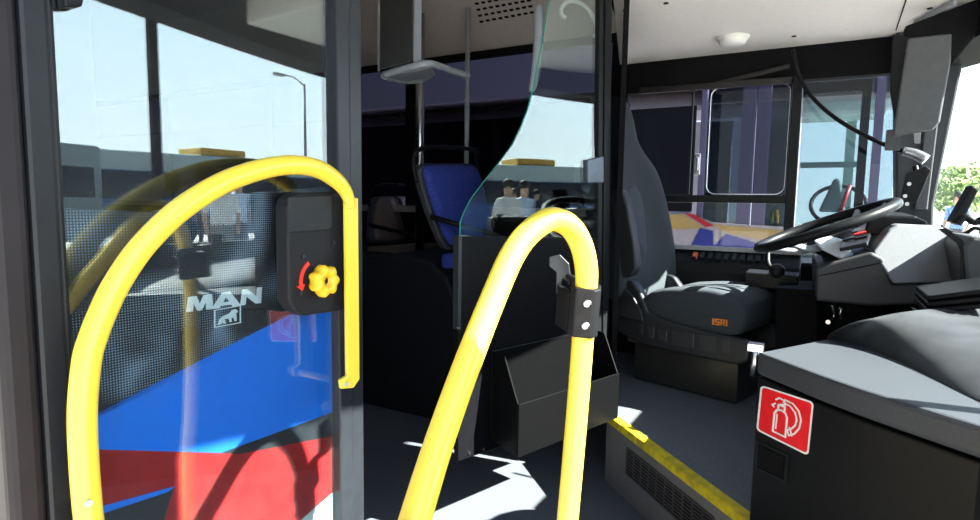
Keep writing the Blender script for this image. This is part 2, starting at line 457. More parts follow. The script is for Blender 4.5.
# overhead panel
S1 = P(613, 0, z=WZ); S0 = P(620, 62, y=YL)
ov = MB().prism([(S0.x, YL - .005, WZ), (S1.x + .0, S1.y, WZ), (S1.x + .08, 1.55, WZ), (.46, 1.55, WZ), (.46, 2.6, WZ), (.30, YL - .1, WZ), (.28, YL - .005, WZ)], (0, 0, .3))
ovo = tag(ov.build('overhead_panel', SOF, bevel=.012), 'off-white overhead panel above the driver seat and side window', 'panel')
sm = MB().bar(P(896, 30, z=WZ - .001), P(906, 0, z=WZ - .001), .004, .003)
sm.build('seam', BLKM, ovo)
for (px, py) in ((666, 3), (794, 36), (930, 8), (625, 10)):
    c = P(px, py, z=WZ); MB().prism(circ(c, (1, 0, 0), (0, 1, 0), .009, 10), (0, 0, -.003)).build('fastener', BLK, ovo)
bk = MB().bar(P(915, 24, z=WZ - .012), P(955, 2, z=WZ - .012), .012, .02)
bk.build('bracket', GRP, ovo)
dc = P(733, 37, z=WZ)
sdm = MB(); rings = [circ(dc + V((0, 0, -h)), (1, 0, 0), (0, 1, 0), r, 28) for h, r in ((0, .066), (.008, .066), (.013, .055), (.016, .056), (.030, .05), (.036, .036))]
sdm.loft(rings)
tag(sdm.build('smoke_detector', WHT), 'round white detector on the off-white overhead panel', 'detector')

# ================================================================== DOOR LEAF (rear leaf, open)
L0 = P(52, 260, x=-.87); L1 = P(352, 260, x=-.85)
L0.z = L1.z = 0
ld = (L1 - L0).normalized(); ln = V((ld.y, -ld.x, 0))
if (CAM - L0).dot(ln) < 0: ln = -ln


def lp(px, py, off=0.0):
    return PP(px, py, L0 + ln * off, ln)


D = thing('bus_door', 'open glazed bus door leaf with yellow curved handrail and blue red film at left', 'door', (L0.x, L0.y, FZ))
ztop = 1.98


def leafcol(pa, pb, off0, off1, z0_=FZ + .02, z1_=ztop):
    a = lp(pa, 260); b = lp(pb, 260)
    return [V((a.x, a.y, z0_)) + ln * off0, V((b.x, b.y, z0_)) + ln * off0, V((b.x, b.y, z1_)) + ln * off0, V((a.x, a.y, z1_)) + ln * off0], ln * (off1 - off0)


q, vv = leafcol(60, 345, -.003, .003); MB().prism(q, vv).build('glass_pane', G_LEAF, D)
fr = MB()
for a, b, o0, o1 in ((332, 345, -.02, .02), (346, 359, -.025, .012)):
    q, vv = leafcol(a, b, o0, o1); fr.prism(q, vv)
a = lp(60, 260); b = lp(345, 260)
for z_ in (FZ + .02, ztop - .05):
    fr.prism([V((a.x, a.y, z_)) - ln * .02, V((b.x, b.y, z_)) - ln * .02, V((b.x, b.y, z_ + .06)) - ln * .02, V((a.x, a.y, z_ + .06)) - ln * .02], ln * .04)
lab(fr.build('frame', mat('frame_black', (.014, .016, .02), .35, spec=.35), D, bevel=.004), 'dark grey metal edge frame of the door leaf')
sl_ = MB(); q, vv = leafcol(28, 58, -.02, .016); sl_.prism(q, vv)
q, vv = leafcol(56, 66, -.012, .008); sl_.prism(q, vv)
sl_.build('edge_profile', mat('profile_dark', (.011, .012, .014), .4, spec=.25), D, bevel=.006)
s2 = MB(); q, vv = leafcol(-14, 27, -.03, .02); s2.prism(q, vv)
lab(s2.build('rubber_seal', RUB, D, bevel=.012, seg=3), 'soft dark rubber lip along the closing edge')
# films behind the glass
films = [
    ('dotted_film', DOTS, [(62, 208), (150, 212), (210, 196), (335, 186), (335, 302), (92, 420), (78, 432)]),
    ('blue_film', FBLU, [(88, 418), (338, 290), (338, 410), (221, 453), (88, 449)]),
    ('dark_film', FDRK, [(221, 453), (338, 410), (338, 435), (240, 454)]),
    ('red_film', FRED, [(88, 449), (221, 453), (240, 454), (338, 435), (338, 488), (293, 527), (270, 600), (140, 600), (175, 486), (92, 509)]),
    ('blue_stripe_film', FBLU, [(92, 509), (176, 486), (168, 492), (92, 517)]),
    ('dark_wedge_film', FDRK, [(92, 517), (168, 492), (174, 487), (140, 600), (80, 600)]),
    ('white_film', FWHT, [(338, 488), (338, 600), (270, 600), (293, 527)]),
]
for nm, mt, pp in films:
    f_ = MB().prism([lp(x, y, -.0036) for x, y in pp], -ln * .0008).build(nm, mt, D)
lab(D.children[-1], 'pale film corner at the foot of the door glass')
# top of the leaf: small black bracket
MB().prism([lp(56, -10, .004), lp(78, -10, .004), lp(76, 9, .004), lp(57, 9, .004)], ln * .02).build('top_bracket', BLK, D, bevel=.003)
# lettering M A N on the film (in front of the film, behind the pane)


def glyphs(polys, o, ax, ay, thick, name, mt, parent):
    b_ = MB()
    for pg in polys:
        b_.prism([o(x, y) for x, y in pg], thick)
    return b_.build(name, mt, parent)


GL = {
    'M': [[(0, 0), (.26, 0), (.26, 1), (0, 1)], [(.74, 0), (1, 0), (1, 1), (.74, 1)], [(.26, 1), (.26, .50), (.42, .0), (.5, .0), (.5, .46), (.36, 1)], [(.5, .46), (.5, 0), (.58, 0), (.74, .50), (.74, 1), (.64, 1)]],
    'A': [[(0, 0), (.28, 0), (.5, .66), (.5, 1), (.34, 1)], [(.66, 1), (.5, 1), (.5, .66), (.72, 0), (1, 0)], [(.3, .14), (.70, .14), (.63, .34), (.37, .34)]],
    'N': [[(0, 0), (.26, 0), (.26, 1), (0, 1)], [(.74, 0), (1, 0), (1, 1), (.74, 1)], [(.26, 1), (.26, .52), (.74, 0), (.74, .48)]],
    'I': [[(.1, 0), (.9, 0), (.9, 1), (.1, 1)]],
    'S': [[(0, 0), (1, 0), (1, .2), (0, .2)], [(.72, .2), (1, .2), (1, .6), (.72, .6)], [(0, .4), (.72, .4), (.72, .6), (0, .6)], [(0, .6), (.28, .6), (.28, .8), (0, .8)], [(0, .8), (1, .8), (1, 1), (0, 1)]],
    'R': [[(0, 0), (.28, 0), (.28, 1), (0, 1)], [(.28, .8), (1, .8), (1, 1), (.28, 1)], [(.72, .4), (1, .4), (1, .8), (.72, .8)], [(.28, .38), (1, .38), (.9, .56), (.28, .56)], [(.55, .38), (.82, .38), (1, 0), (.72, 0)]],
}


def word(txt, quads, fn, vec, name, mt, parent):
    b_ = MB()
    for ch, (bl, br, tr_, tl) in zip(txt, quads):
        for pg in GL[ch]:
            pts = []
            for x, y in pg:
                lo = V(bl).lerp(V(br), x); hi = V(tl).lerp(V(tr_), x); p = lo.lerp(hi, y)
                pts.append(fn(p.x, p.y))
            b_.prism(pts, vec)
    return b_.build(name, mt, parent)


word('MAN', [((186, 312), (213, 309), (212, 294), (188, 297)), ((211, 309.3), (241, 305.5), (238, 290), (214, 293.7)), ((240, 305.6), (261, 303), (262, 287), (242, 289.7))],
     lambda x, y: lp(x, y, -.0034), ln * .0003, 'lettering', LET, D)
em = MB()
fo = [(214, 310), (241, 305), (241, 323), (214, 328)]
for i in range(4):
    a, b = V(fo[i]), V(fo[(i + 1) % 4]); c = V((227.5, 316.5))
    em.prism([lp(*a, -.0034), lp(*b, -.0034), lp(*(b.lerp(c, .1)), -.0034), lp(*(a.lerp(c, .1)), -.0034)], ln * .0003)
for pg in ([(218, 323.5), (219.5, 319), (223, 316), (229, 313.5), (232, 310), (235.5, 308.8), (238, 311.5), (236, 313.6), (236.5, 316.5), (233, 317.5), (228, 318.5), (223, 319.6), (221.5, 324.2)],
           [(233, 317), (236.3, 316), (236.7, 320.8), (234.6, 321.3)], [(228.4, 318), (231.4, 317.4), (231.8, 321.8), (229.6, 322.3)], [(217, 325), (222, 319.4), (224.5, 319), (226, 323.4), (223.5, 323.9), (222.5, 321.6), (219.5, 324.8)]):
    em.prism([lp(x, y, -.0034) for x, y in pg], ln * .0003)
em.build('lion_emblem', LET, D)
# emergency handle box
OFF = .016
bx = MB()
bpts = [(274, 206), (277, 198), (284, 193), (334, 191), (335, 304), (330, 309), (292, 314), (283, 310), (276, 300)]
bx.prism([lp(x, y, OFF) for x, y in bpts], ln * .035)
hb = lab(bx.build('handle_box', mat('box_black', (.012, .012, .014), .55, nscale=300, bump=.1, spec=.2), D, bevel=.006, seg=3), 'black emergency release box with yellow knob')
MB().prism([lp(x, y, OFF + .0352) for x, y in [(287, 197), (331, 195), (331, 226), (327, 230), (287, 233)]], ln * .004).build('cover_flap', mat('flap_black', (.016, .017, .019), .5, spec=.25), hb, bevel=.003)
kc = lp(318, 280, OFF + .036)
kb = MB(); up_ = V((0, 0, 1))
for h, rs in ((0, .8), (.012, 1), (.026, 1), (.032, .86)):
    pass
rings = []
for h, rs in ((0, .8), (.010, 1.0), (.024, 1.0), (.030, .84)):
    rings.append([kc + ln * h + (ld * math.cos(an) + up_ * math.sin(an)) * (.0275 + .003 * math.cos(an * 7)) * rs for an in [2 * math.pi * k / 56 for k in range(56)]])
rings.append(circ(kc + ln * .030, ld, up_, .010, 56)); rings.append(circ(kc + ln * .018, ld, up_, .0085, 56))
kb.loft(rings)
lab(kb.build('knob', YELK, hb), 'scalloped yellow plastic turning knob')
MB().prism(circ(kc + ln * .0182, ld, up_, .006, 14), ln * .002).build('knob_screw', BLK, hb)
ar = MB()
ao = lambda an, r: kc - ln * .001 + (ld * math.cos(an) + up_ * math.sin(an)) * r
angs = [math.radians(a_) for a_ in range(122, 190, 6)]
ar.prism([ao(a_, .036) for a_ in angs] + [ao(a_, .027 + .016) for a_ in reversed(angs)], ln * .002)
ar.prism([ao(math.radians(188), .031), ao(math.radians(188), .049), ao(math.radians(204), .040)], ln * .002)
lab(ar.build('arrow', mat('arrow_red', (.75, .03, .02), .5), hb), 'red curved turning arrow')
for (px, py) in ((303, 256), (300, 293), (333, 243), (337, 284)):
    MB().prism(circ(lp(px, py, OFF + .0352), ld, up_, .004, 10), ln * .003).build('box_screw', GRYF, hb)
# handrail
RO = .075
hr = MB()
path = [(96, 600), (91, 540), (87, 500), (84, 460), (82.5, 410), (87, 360), (94, 335), (103, 312), (115, 287), (132, 260), (150, 238), (175, 214), (200, 196), (225, 182), (250, 172.5), (275, 166.5), (298, 165), (318, 169), (334, 178.5), (345, 190.5), (351.5, 207)]
pts3 = [lp(x, y, RO) for x, y in path]
hr.tube(pts3, [.0165] * (len(pts3) - 3) + [.0155, .013, .0095], 20, 5)
bar_ = [lp(x, y, RO) for x, y in ((346, 198), (358.5, 198), (360, 379), (354, 388), (342, 389), (341, 380), (348, 376))]
hr.prism(bar_, -ln * .009)
hro = lab(hr.build('handrail', YEL, D, bevel=.002), 'curved yellow tubular handrail of the door leaf')
for (px, py, o_) in ((352, 205.5, RO + .0005), (346, 384, RO + .0005), (88, 503, RO + .0162)):
    MB().prism(circ(lp(px, py, o_), ld, up_, .0045, 12), ln * .003).build('rail_screw', mat('screw_pale', (.45, .45, .46), .4), hro)
for (px, py) in ((345, 383), (352, 203), (88, 503)):
    MB().tube([lp(px, py, .004), lp(px, py, RO - .006)], .007, 12, 1).build('standoff', YEL, hro)

# ================================================================== CAB DOOR with glass, and bin
H0 = P(604, 260, d=2.02); H1 = P(460, 260, d=1.58); H0.z = H1.z = 0
cdv = (H0 - H1).normalized(); cn = V((cdv.y, -cdv.x, 0))
if (CAM - H1).dot(cn) < 0: cn = -cn


def cp(px, py, off=0.0):
    return PP(px, py, H1 + cn * off, cn)


CD = thing('cab_door', 'open driver cab door with curved clear glass over a black lower panel', 'door', (H1.x, H1.y, PZ))
MB().prism([cp(459, 236, .008), cp(602, 238, .008), cp(600, 412, .008), cp(458, 462, .008)], -cn * .02).build('lower_panel', mat('cab_panel', (.004, .004, .005), .4, spec=.08), CD, bevel=.004)
gp = [(460.5, 300), (460.5, 232), (461, 222), (465, 211), (472, 198), (485, 181), (500, 162), (512, 146), (521, 128), (528, 110), (533, 92), (537, 70), (542, 45), (547, 18), (551, -5), (556, -40), (604, -40), (602, 120), (601, 300)]
gm = MB().prism([cp(x, y, .001) for x, y in gp], -cn * .006, mi=0, mis=1)
gm.build('glass_pane', [G_CAB, G_EDGE], CD)
MB().prism([cp(458.6, 236, .010), cp(462, 236, .010), cp(461, 330, .010), cp(457.8, 330, .010)], -cn * .022).build('edge_strip', mat('strip_dark', (.02, .025, .028), .4, spec=.3), CD)
MB().prism([cp(600, -40, .010), cp(604, -40, .010), cp(601, 412, .010), cp(597, 412, .010)], -cn * .02).build('hinge_post', BLK, CD, bevel=.002)
struct(MB().prism([cp(606, -60, -.004), cp(613, -60, -.004), cp(608, 412, -.004), cp(602.5, 412, -.004)], -cn * .02).build('pillar_cab', BLK, bevel=.003))
hg = MB().prism([cp(588, 160, .012), cp(604, 156, .012), cp(604, 183, .012), cp(588, 183, .012)], -cn * .03)
hg.build('hinge', mat('hinge_blue_grey', (.09, .11, .14), .3, metal=.5), CD, bevel=.003)
MB().prism([cp(580, 166, -.01), cp(588, 160, -.01), cp(592, 185, -.01), cp(588, 194, -.01), cp(581, 190, -.01)], -cn * .03).build('latch', BLK, CD, bevel=.003)
for (px, py) in ((455, 327), (466, 453), (480, 449)):
    MB().prism(circ(cp(px + 3, py, .0085), cdv, up_, .005, 10), cn * .003).build('panel_screw', SIL, CD)
# bin
BO = .012; BF = .13
bn = MB()
k_tl, k_tr, k_bl, k_br = cp(488, 352, BO), cp(602, 326, BO), cp(489, 436, BO), cp(600, 396, BO)
wv = (k_tr - k_tl); wv.z = 0; wl_ = wv.length; wd = wv.normalized()
bf_l = cp(521, 404, BF); bf_b = cp(519, 458, BF)
o_ = k_tl.copy(); o_.z = 0
zb, zf, z_bot = (k_tl.z + k_tr.z) / 2, bf_l.z, bf_b.z
tl0 = H1 + wd * (o_ - H1).dot(wd)
fl_s = (bf_l - H1).dot(wd)
bs = (k_tl - H1).dot(wd)
be = (cp(616, 364, BF) - H1).dot(wd) * .7 + (k_tr - H1).dot(wd) * .3


def bp_(s_, off, z_): return V(((H1 + wd * s_ + cn * off).x, (H1 + wd * s_ + cn * off).y, z_))


T = .006
s_a, s_b = fl_s * .6 + bs * .4, be
bn.prism([bp_(s_a, BO, z_bot + .02), bp_(s_b, BO, z_bot + .02), bp_(s_b, BO, zb), bp_(s_a, BO, zb)], cn * T)
bn.prism([bp_(s_a, BF, z_bot), bp_(s_b, BF, z_bot), bp_(s_b, BF, zf), bp_(s_a, BF, zf)], -cn * T)
for s_ in (s_a, s_b - T):
    bn.prism([bp_(s_, BO + T, z_bot + .02), bp_(s_, BF - T, z_bot), bp_(s_, BF - T, zf), bp_(s_, BO + .055, zb - .004), bp_(s_, BO + T, zb)], wd * T)
bn.prism([bp_(s_a + T, BO + T, z_bot + .02), bp_(s_b - T, BO + T, z_bot + .02), bp_(s_b - T, BF - T, z_bot), bp_(s_a + T, BF - T, z_bot)], V((0, 0, T)))
tag(bn.build('litter_bin', mat('bin_black', (.003, .003, .0033), .33, noise=.05, spec=.10), bevel=.0025), 'open black litter bin fixed to the cab door panel', 'bin')

# ================================================================== MIDDLE HANDRAIL
hp = [(398, 600, .56), (408, 548, .585), (418, 510, .61), (440, 440, .66), (468, 362, .71), (495, 294, .76), (513, 254, .79), (530, 232, .81), (550, 219.5, .835), (568, 225, .855), (580, 242, .875), (586, 266, .89), (586, 292, .90), (583, 335, .915), (578, 400, .925), (572, 470, .935), (566, 540, .94), (560, 640, .945)]
hb3 = [P(x, y, d=d) for x, y, d in hp]
HR = thing('handrail', 'yellow inverted U handrail standing in the bus entrance', 'handrail', (hb3[-1].x, hb3[-1].y, FZ))
b0 = hb3[0]; b1 = hb3[-1]
hb3 = [V((b0.x + (b0 - hb3[2]).x * .6, b0.y + (b0 - hb3[2]).y * .6, FZ))] + hb3 + [V((b1.x, b1.y, FZ))]
rad = [.0172] * 7 + [.0176] * 6 + [.0172] * (len(hb3) - 13)
MB().tube(hb3, rad, 24, 6).build('rail_tube', YEL, HR)
for p_ in (hb3[0], hb3[-1]):
    MB().loft([circ(p_ + V((0, 0, h)), (1, 0, 0), (0, 1, 0), r, 20) for h, r in ((0, .045), (.008, .045), (.012, .022))]).build('floor_flange', BLK, HR)
# clamp
cl = MB()
cc = P(584, 310, d=.908); tdir = (P(586, 285, d=.90) - P(582, 335, d=.915)).normalized()
vd = ray(584, 310).normalized(); sx_ = vd.cross(tdir).normalized(); fx_ = tdir.cross(sx_)
fv = -fx_ if fx_.dot(vd) > 0 else fx_
hw = .0235
prf = [cc + sx_ * a + fv * b for a, b in ((-hw, -.02), (hw, -.02), (hw, .012), (hw * .6, .024), (-hw * .6, .024), (-hw, .012))]
cl.prism([p - tdir * .039 for p in prf], tdir * .078)
cl.prism([cc - tdir * .037 + sx_ * s_ + fv * t_ for s_, t_ in ((-hw, -.012), (-hw, .008), (-hw - .022, -.03), (-hw - .02, -.045))], tdir * .066)
clo = lab(cl.build('clamp', mat('clamp_black', (.008, .008, .009), .4, noise=.1, spec=.2), HR, bevel=.003), 'black two bolt clamp on the yellow rail')
for h in (.017, -.018):
    MB().loft([circ(cc + tdir * h + fv * z_ + sx_ * .004, sx_, tdir, r, 14) for z_, r in ((.023, .0065), (.027, .0065), (.0285, .004))]).build('bolt', SIL, clo)
# latch hook held by the clamp
ho = MB()
hpz = [(549, 257), (560, 254), (569, 263), (571, 276), (569, 285), (563, 279), (561, 292), (556, 294), (556, 272), (549, 266)]
ho.prism([P(x, y, d=.955) for x, y in hpz], ray(560, 270).normalized() * .03)
ho.tube([P(566, 275, d=.965), P(578, 282, d=.93)], .006, 10, 1)
lab(ho.build('latch_hook', mat('hook_grey', (.008, .009, .011), .3, noise=.1), HR, bevel=.004), 'dark grey hook latch behind the clamp')

# ================================================================== PLATFORM RISER GRILLE
VG = None
g0 = P(628, 452, z=.24)
# grille corners on riser plane


def rp(px, py, off=0.0):
    return PP(px, py, A + nrm_e * off, nrm_e)


ga, gb = rp(628, 450, 0), rp(714, 528, 0)
gz1 = rp(628, 448).z; gz0 = rp(628, 474).z
s0 = (ga - A).dot(eb); s1 = (gb - A).dot(eb)
def rq(s_, z_, off): q_ = A + eb * s_ + nrm_e * off; return V((q_.x, q_.y, z_))
VG = thing('vent_grille', 'dark slotted ventilation grille in the riser below the yellow edge', 'vent', tuple(rq((s0 + s1) / 2, gz0, 0)))
MB().prism([rq(s0, gz0, .0005), rq(s1, gz0, .0005), rq(s1, gz1, .0005), rq(s0, gz1, .0005)], nrm_e * .001).build('backing', BLKM, VG)
gm_ = mat('grille_brown', (.06, .052, .05), .5)
g_ = MB()
for z_ in (gz0, gz1): g_.prism([rq(s0, z_ - .003, .0016), rq(s1, z_ - .003, .0016), rq(s1, z_ + .003, .0016), rq(s0, z_ + .003, .0016)], nrm_e * .004)
for s_ in (s0, s1): g_.prism([rq(s_ - .003, gz0, .0016), rq(s_ + .003, gz0, .0016), rq(s_ + .003, gz1, .0016), rq(s_ - .003, gz1, .0016)], nrm_e * .004)
g_.build('frame', gm_, VG)
for k in range(1, 8):
    z_ = gz0 + (gz1 - gz0) * k / 8
    MB().prism([rq(s0, z_ - .0022, .0016), rq(s1, z_ - .0022, .0016), rq(s1, z_ + .0022, .0016), rq(s0, z_ + .0022, .0016)], nrm_e * .003).build('slat', gm_, VG)
ns = 10
for k in range(1, ns):
    s_ = s0 + (s1 - s0) * k / ns
    MB().prism([rq(s_ - .002, gz0, .0016), rq(s_ + .002, gz0, .0016), rq(s_ + .002, gz1, .0016), rq(s_ - .002, gz1, .0016)], nrm_e * .0032).build('rib', gm_, VG)

# ================================================================== ENTRANCE CONSOLE (fire extinguisher box)
BZ = .72
K0 = P(757, 352, z=BZ); K1 = P(842, 384, z=BZ); K2 = P(985, 428, z=BZ); KB = P(828, 338, z=BZ)
K3 = V((.50, .74, BZ))
EC = thing('entrance_console', 'dark grey console with sloped lid and red extinguisher sign at right front', 'console', (K0.x, K0.y, FZ))
KBb = V((.05, 1.86, BZ)); 
ka, kb = K0.lerp(K1, .55), K1.lerp(K2, .35)
arcp = [ka * (1 - t) ** 2 + K1 * 2 * t * (1 - t) + kb * t * t for t in (0, .2, .4, .6, .8, 1)]
plan = [K0] + arcp + [K2, K3, V((.52, 1.3, BZ)), V((.40, 1.75, BZ)), KB]
lid = MB().prism([p + V((0, 0, -.052)) for p in plan], V((0, 0, .052)))
lid.build('lid', mat('lid_grey', (.040, .044, .052), .5, noise=.08, nscale=200, bump=.05, spec=.25), EC, bevel=.010, seg=3)
cx = sum((p for p in plan), V((0, 0, 0))) / len(plan)
body = [p.lerp(cx, .02) for p in plan]
k0b = body[0]
bd = MB().prism([V((p.x, p.y, FZ + .001)) for p in body], V((0, 0, BZ - .058 - FZ)))
bdo = bd.build('body', BOXM, EC, bevel=.004)
fa, fb = body[0], body[1]
fd = (fb - fa); fd.z = 0; fd.normalize(); fn = V((fd.y, -fd.x, 0))
if (CAM - fa).dot(fn) < 0: fn = -fn
def fp(px, py, off=0.0): return PP(px, py, fa + fn * off, fn)
sg_c = [(761, 385), (814, 402), (808.5, 456), (756.5, 430)]
def bil(u, v_):
    a_ = V(sg_c[3]).lerp(V(sg_c[2]), u); b_ = V(sg_c[0]).lerp(V(sg_c[1]), u); return a_.lerp(b_, v_)
def rr2(ins, r, n=5):
    pts = []
    for q_, (sx, sy) in enumerate(((1, 1), (0, 1), (0, 0), (1, 0))):
        for k in range(n + 1):
            an = math.pi / 2 * (q_ + k / n)
            pts.append(((1 - ins - r if sx else ins + r) + r * math.cos(an), (1 - ins - r if sy else ins + r) + r * math.sin(an)))
    return pts
sg = MB().prism([fp(*bil(u, v_), .0005) for u, v_ in rr2(0, .08)], fn * .001)
sgo = lab(sg.build('sign', SWHT, EC), 'red square sign with white border and fire extinguisher symbol')
MB().prism([fp(*bil(u, v_), .0016) for u, v_ in rr2(.035, .06)], fn * .0006).build('sign_field', SRED, sgo)
def stroke(b_, pts, wd_, closed=False):
    n = len(pts)
    for i in range(n if closed else n - 1):
        a_, c_ = V(pts[i]), V(pts[(i + 1) % n]); d_ = (c_ - a_)
        if d_.length < 1e-6: continue
        d_.normalize(); nn = V((-d_.y, d_.x)) * wd_ / 2; e_ = d_ * wd_ * .3
        b_.prism([fp(*bil(*q_), .0023) for q_ in (a_ - nn - e_, c_ - nn + e_, c_ + nn + e_, a_ + nn - e_)], fn * .0005)
pg = MB()
stroke(pg, [(.30, .14), (.30, .52), (.34, .60), (.42, .63), (.50, .60), (.54, .52), (.54, .14)], .035, True)
stroke(pg, [(.35, .22), (.35, .52)], .025)
stroke(pg, [(.36, .63), (.36, .72), (.48, .72), (.48, .63)], .035)
stroke(pg, [(.28, .64), (.24, .67), (.30, .72)], .03)
stroke(pg, [(.30, .80), (.36, .86), (.46, .84), (.48, .76), (.40, .74)], .03)
arc = [(.46, .86), (.62, .84), (.74, .74), (.80, .58), (.78, .42), (.70, .28), (.60, .20)]
arc2 = [(.44, .80), (.58, .77), (.68, .68), (.72, .56), (.70, .44), (.63, .34), (.56, .30)]
stroke(pg, arc, .03); stroke(pg, arc2, .03); stroke(pg, [arc[-1], arc2[-1]], .03); stroke(pg, [(.66, .22), (.60, .36)], .03)
pg.build('sign_symbol', SWHT, sgo)
rc = [(757.5, 440), (790, 455), (787.5, 483), (755, 468)]
c_ = sum((V(a_) for a_ in rc), V((0, 0))) / 4
fr_ = MB()
for i in range(4):
    a_, b_ = V(rc[i]), V(rc[(i + 1) % 4])
    fr_.prism([fp(*a_, .0004), fp(*b_, .0004), fp(*b_.lerp(c_, .16), .0004), fp(*a_.lerp(c_, .16), .0004)], fn * .003)
lt = lab(fr_.build('recessed_latch', BLK, EC), 'small recessed black latch under the red sign')
MB().prism([fp(*V(a_).lerp(c_, .30), .0004) for a_ in rc], fn * .002).build('latch_plate', BLKM, lt)
# catch for the cab door at the corner
ct = MB().tube([K0 + V((-.004, .012, .012)), K0 + V((-.004, .012, -.06))], .008, 12, 1)
ct.box(K0 + V((-.02, .0, .0)), K0 + V((.012, .03, .016)))
ct.build('door_catch', SIL, EC)
# ================================================================== DASHBOARD
DB = thing('dashboard', 'grey driver dashboard with binnacle and switch panel under the windscreen', 'dashboard', (.2, 2.3, PZ))
YD = 2.19
prof = [(816, 301), (816, 268), (872, 252), (884, 258), (893, 284), (961, 283), (985, 291), (985, 300), (930, 304), (870, 306)]
pw = [P(x, y, y=YD) for x, y in prof]
dbm = MB().prism(pw, V((-.02, .62, .0)))
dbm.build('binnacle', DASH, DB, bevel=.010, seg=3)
fc = [(872, 252), (893, 284), (961, 282), (963, 247), (955, 234), (940, 226), (897, 224), (889, 229)]
f_o, f_n = P(893, 284, y=YD - .03), V((.12, -.86, .48)).normalized()
fcm = MB().prism([PP(x, y, f_o, f_n) for x, y in fc], V((-.02, .45, 0)))
fcm.build('binnacle_top', mat('dash_upper_sunlit', (.12, .125, .138), .5, noise=.1, nscale=300, bump=.1), DB, bevel=.008, seg=3)  # paler than the binnacle: sunlight on this face is put into the colour
sp_ = [P(x, y, y=YD - .002) for x, y in ((816, 268), (965, 246))]
MB().bar(P(819, 276, y=YD - .002), P(880, 263, y=YD - .002), .003, .003).build('panel_gap', BLKM, DB)
hood = [P(x, y, y=2.35) for x, y in ((862, 236), (869, 218), (880, 215), (915, 216), (928, 222), (926, 235))]
MB().prism(hood, V((0, .38, .01))).build('instrument_hood', BLK, DB, bevel=.008)
swp = [P(840, 252, y=2.12), P(868, 246, y=2.12), P(873, 231, y=2.5), P(848, 230, y=2.5)]
n_ = (swp[1] - swp[0]).cross(swp[3] - swp[0]).normalized()
MB().prism(swp, n_ * .012).build('switch_panel', BLK, DB, bevel=.003)
for u, v_, mt in ((.3, .3, BLK), (.3, .6, BLK), (.7, .3, BLK), (.65, .55, RED), (.7, .8, BLK)):
    c_ = swp[0].lerp(swp[1], u).lerp(swp[3].lerp(swp[2], u), v_) + n_ * .012
    ax = (swp[1] - swp[0]).normalized(); ay = n_.cross(ax)
    q_ = MB().prism([c_ + ax * a_ + ay * b_ for a_, b_ in ((-.018, -.008), (.018, -.008), (.018, .008), (-.018, .008))], n_ * .007).build('switch', mt, DB)
    if mt is RED: lab(q_, 'red rocker switch')
# body under
body2 = MB().box((.16, 1.78, PZ), (.56, YL - .1, .70))
body2.build('dash_body', BLKM, DB, bevel=.01)
ribs = [(935, 292), (985, 283)]
for k in range(3):
    a_ = P(928 - k * 1, 296 + k * 6.5, y=1.78); b_ = P(1000, 287 + k * 7.5, y=1.72)
    MB().prism([a_, b_, b_ + V((0, .22, 0)), a_ + V((0, .22, 0))], V((0, 0, -.012))).build('bellows_rib', BLK, DB, bevel=.003)
rt = MB().prism([P(x, y, y=1.98) for x, y in ((962, 246), (972, 236), (1010, 240), (1010, 300), (966, 288))], V((0, .5, 0)))
rt.build('dash_top', DASH, DB, bevel=.01)
MB().prism([P(x, y, y=2.0) for x, y in ((938, 229), (945, 228), (962, 240), (966, 252), (965, 280), (978, 290), (972, 291), (959, 281), (959, 250), (956, 243))], V((0, -.012, 0))).build('dash_strip', BLK, DB)
# mound / cowl between console and dashboard
md_ = MB(); rows = []
E0 = V((.36, 1.64)); 
for i in range(13):
    u = i / 12; row = []
    for k in range(25):
        v_ = k / 24
        x = -.0 + .60 * v_; 
        row.append((u, v_))
    rows.append(row)
near = [P(826, 338, z=BZ), P(848, 341, z=BZ), P(880, 352, z=BZ), P(930, 377, z=BZ), P(985, 410, z=BZ), V((.42, .95, BZ)), V((.50, .78, BZ))]
far = [P(827, 335, z=BZ + .01), P(850, 321, z=.785), P(890, 311, z=.81), P(940, 306, z=.815), P(1000, 302, z=.815), V((.545, 1.75, .80)), V((.56, 1.4, .80))]
gr = []
for i in range(10):
    t = i / 9
    row = []
    for a_, b_ in zip(near, far):
        p = a_.lerp(b_, t); p.z = a_.z + (b_.z - a_.z) * math.sin(t * math.pi / 2) ** .8 - .006
        row.append(p)
    gr.append(row)
gr.append([p + V((.01, .05, -.02)) for p in far]); gr.append([p + V((.015, .09, -.09)) for p in far])
tag(md_.grid(gr).build('cowl_cover', mat('cowl_black', (.035, .037, .042), .5, noise=.25, nscale=12), subsurf=2, solid=.008, fix=False), 'rounded black cover behind the entrance console lid', 'cover')
# steering wheel
SWc = P(824, 226, d=2.02)
SW = thing('steering_wheel', 'black tilted steering wheel with grey spokes before the dashboard', 'steering wheel', tuple(SWc))
mj = (P(889, 203, d=2.05) - P(768, 249, d=2.0)); R_w = mj.length / 2 * .93; ex = mj.normalized()
vw = (SWc - CAM).normalized(); ey0 = (vw - ex * vw.dot(ex)).normalized()
nw0 = ex.cross(ey0)
if nw0.z < 0: nw0 = -nw0
th = math.radians(5.5)
ey = ey0 * math.cos(th) + nw0 * math.sin(th); nw = ex.cross(ey)
if nw.z < 0: nw = -nw
MB().tube(circ(SWc, ex, ey, R_w - .004, 48), .0165, 14, 1, closed=True).build('rim', BLK, SW)
hbm = MB(); hc_ = SWc - nw * .06
hbm.loft([circ(hc_ + nw * h, ex, ey, r, 20) for h, r in ((-.03, .05), (0, .075), (.02, .07), (.028, .05))])
hbm.build('hub', BLK, SW)
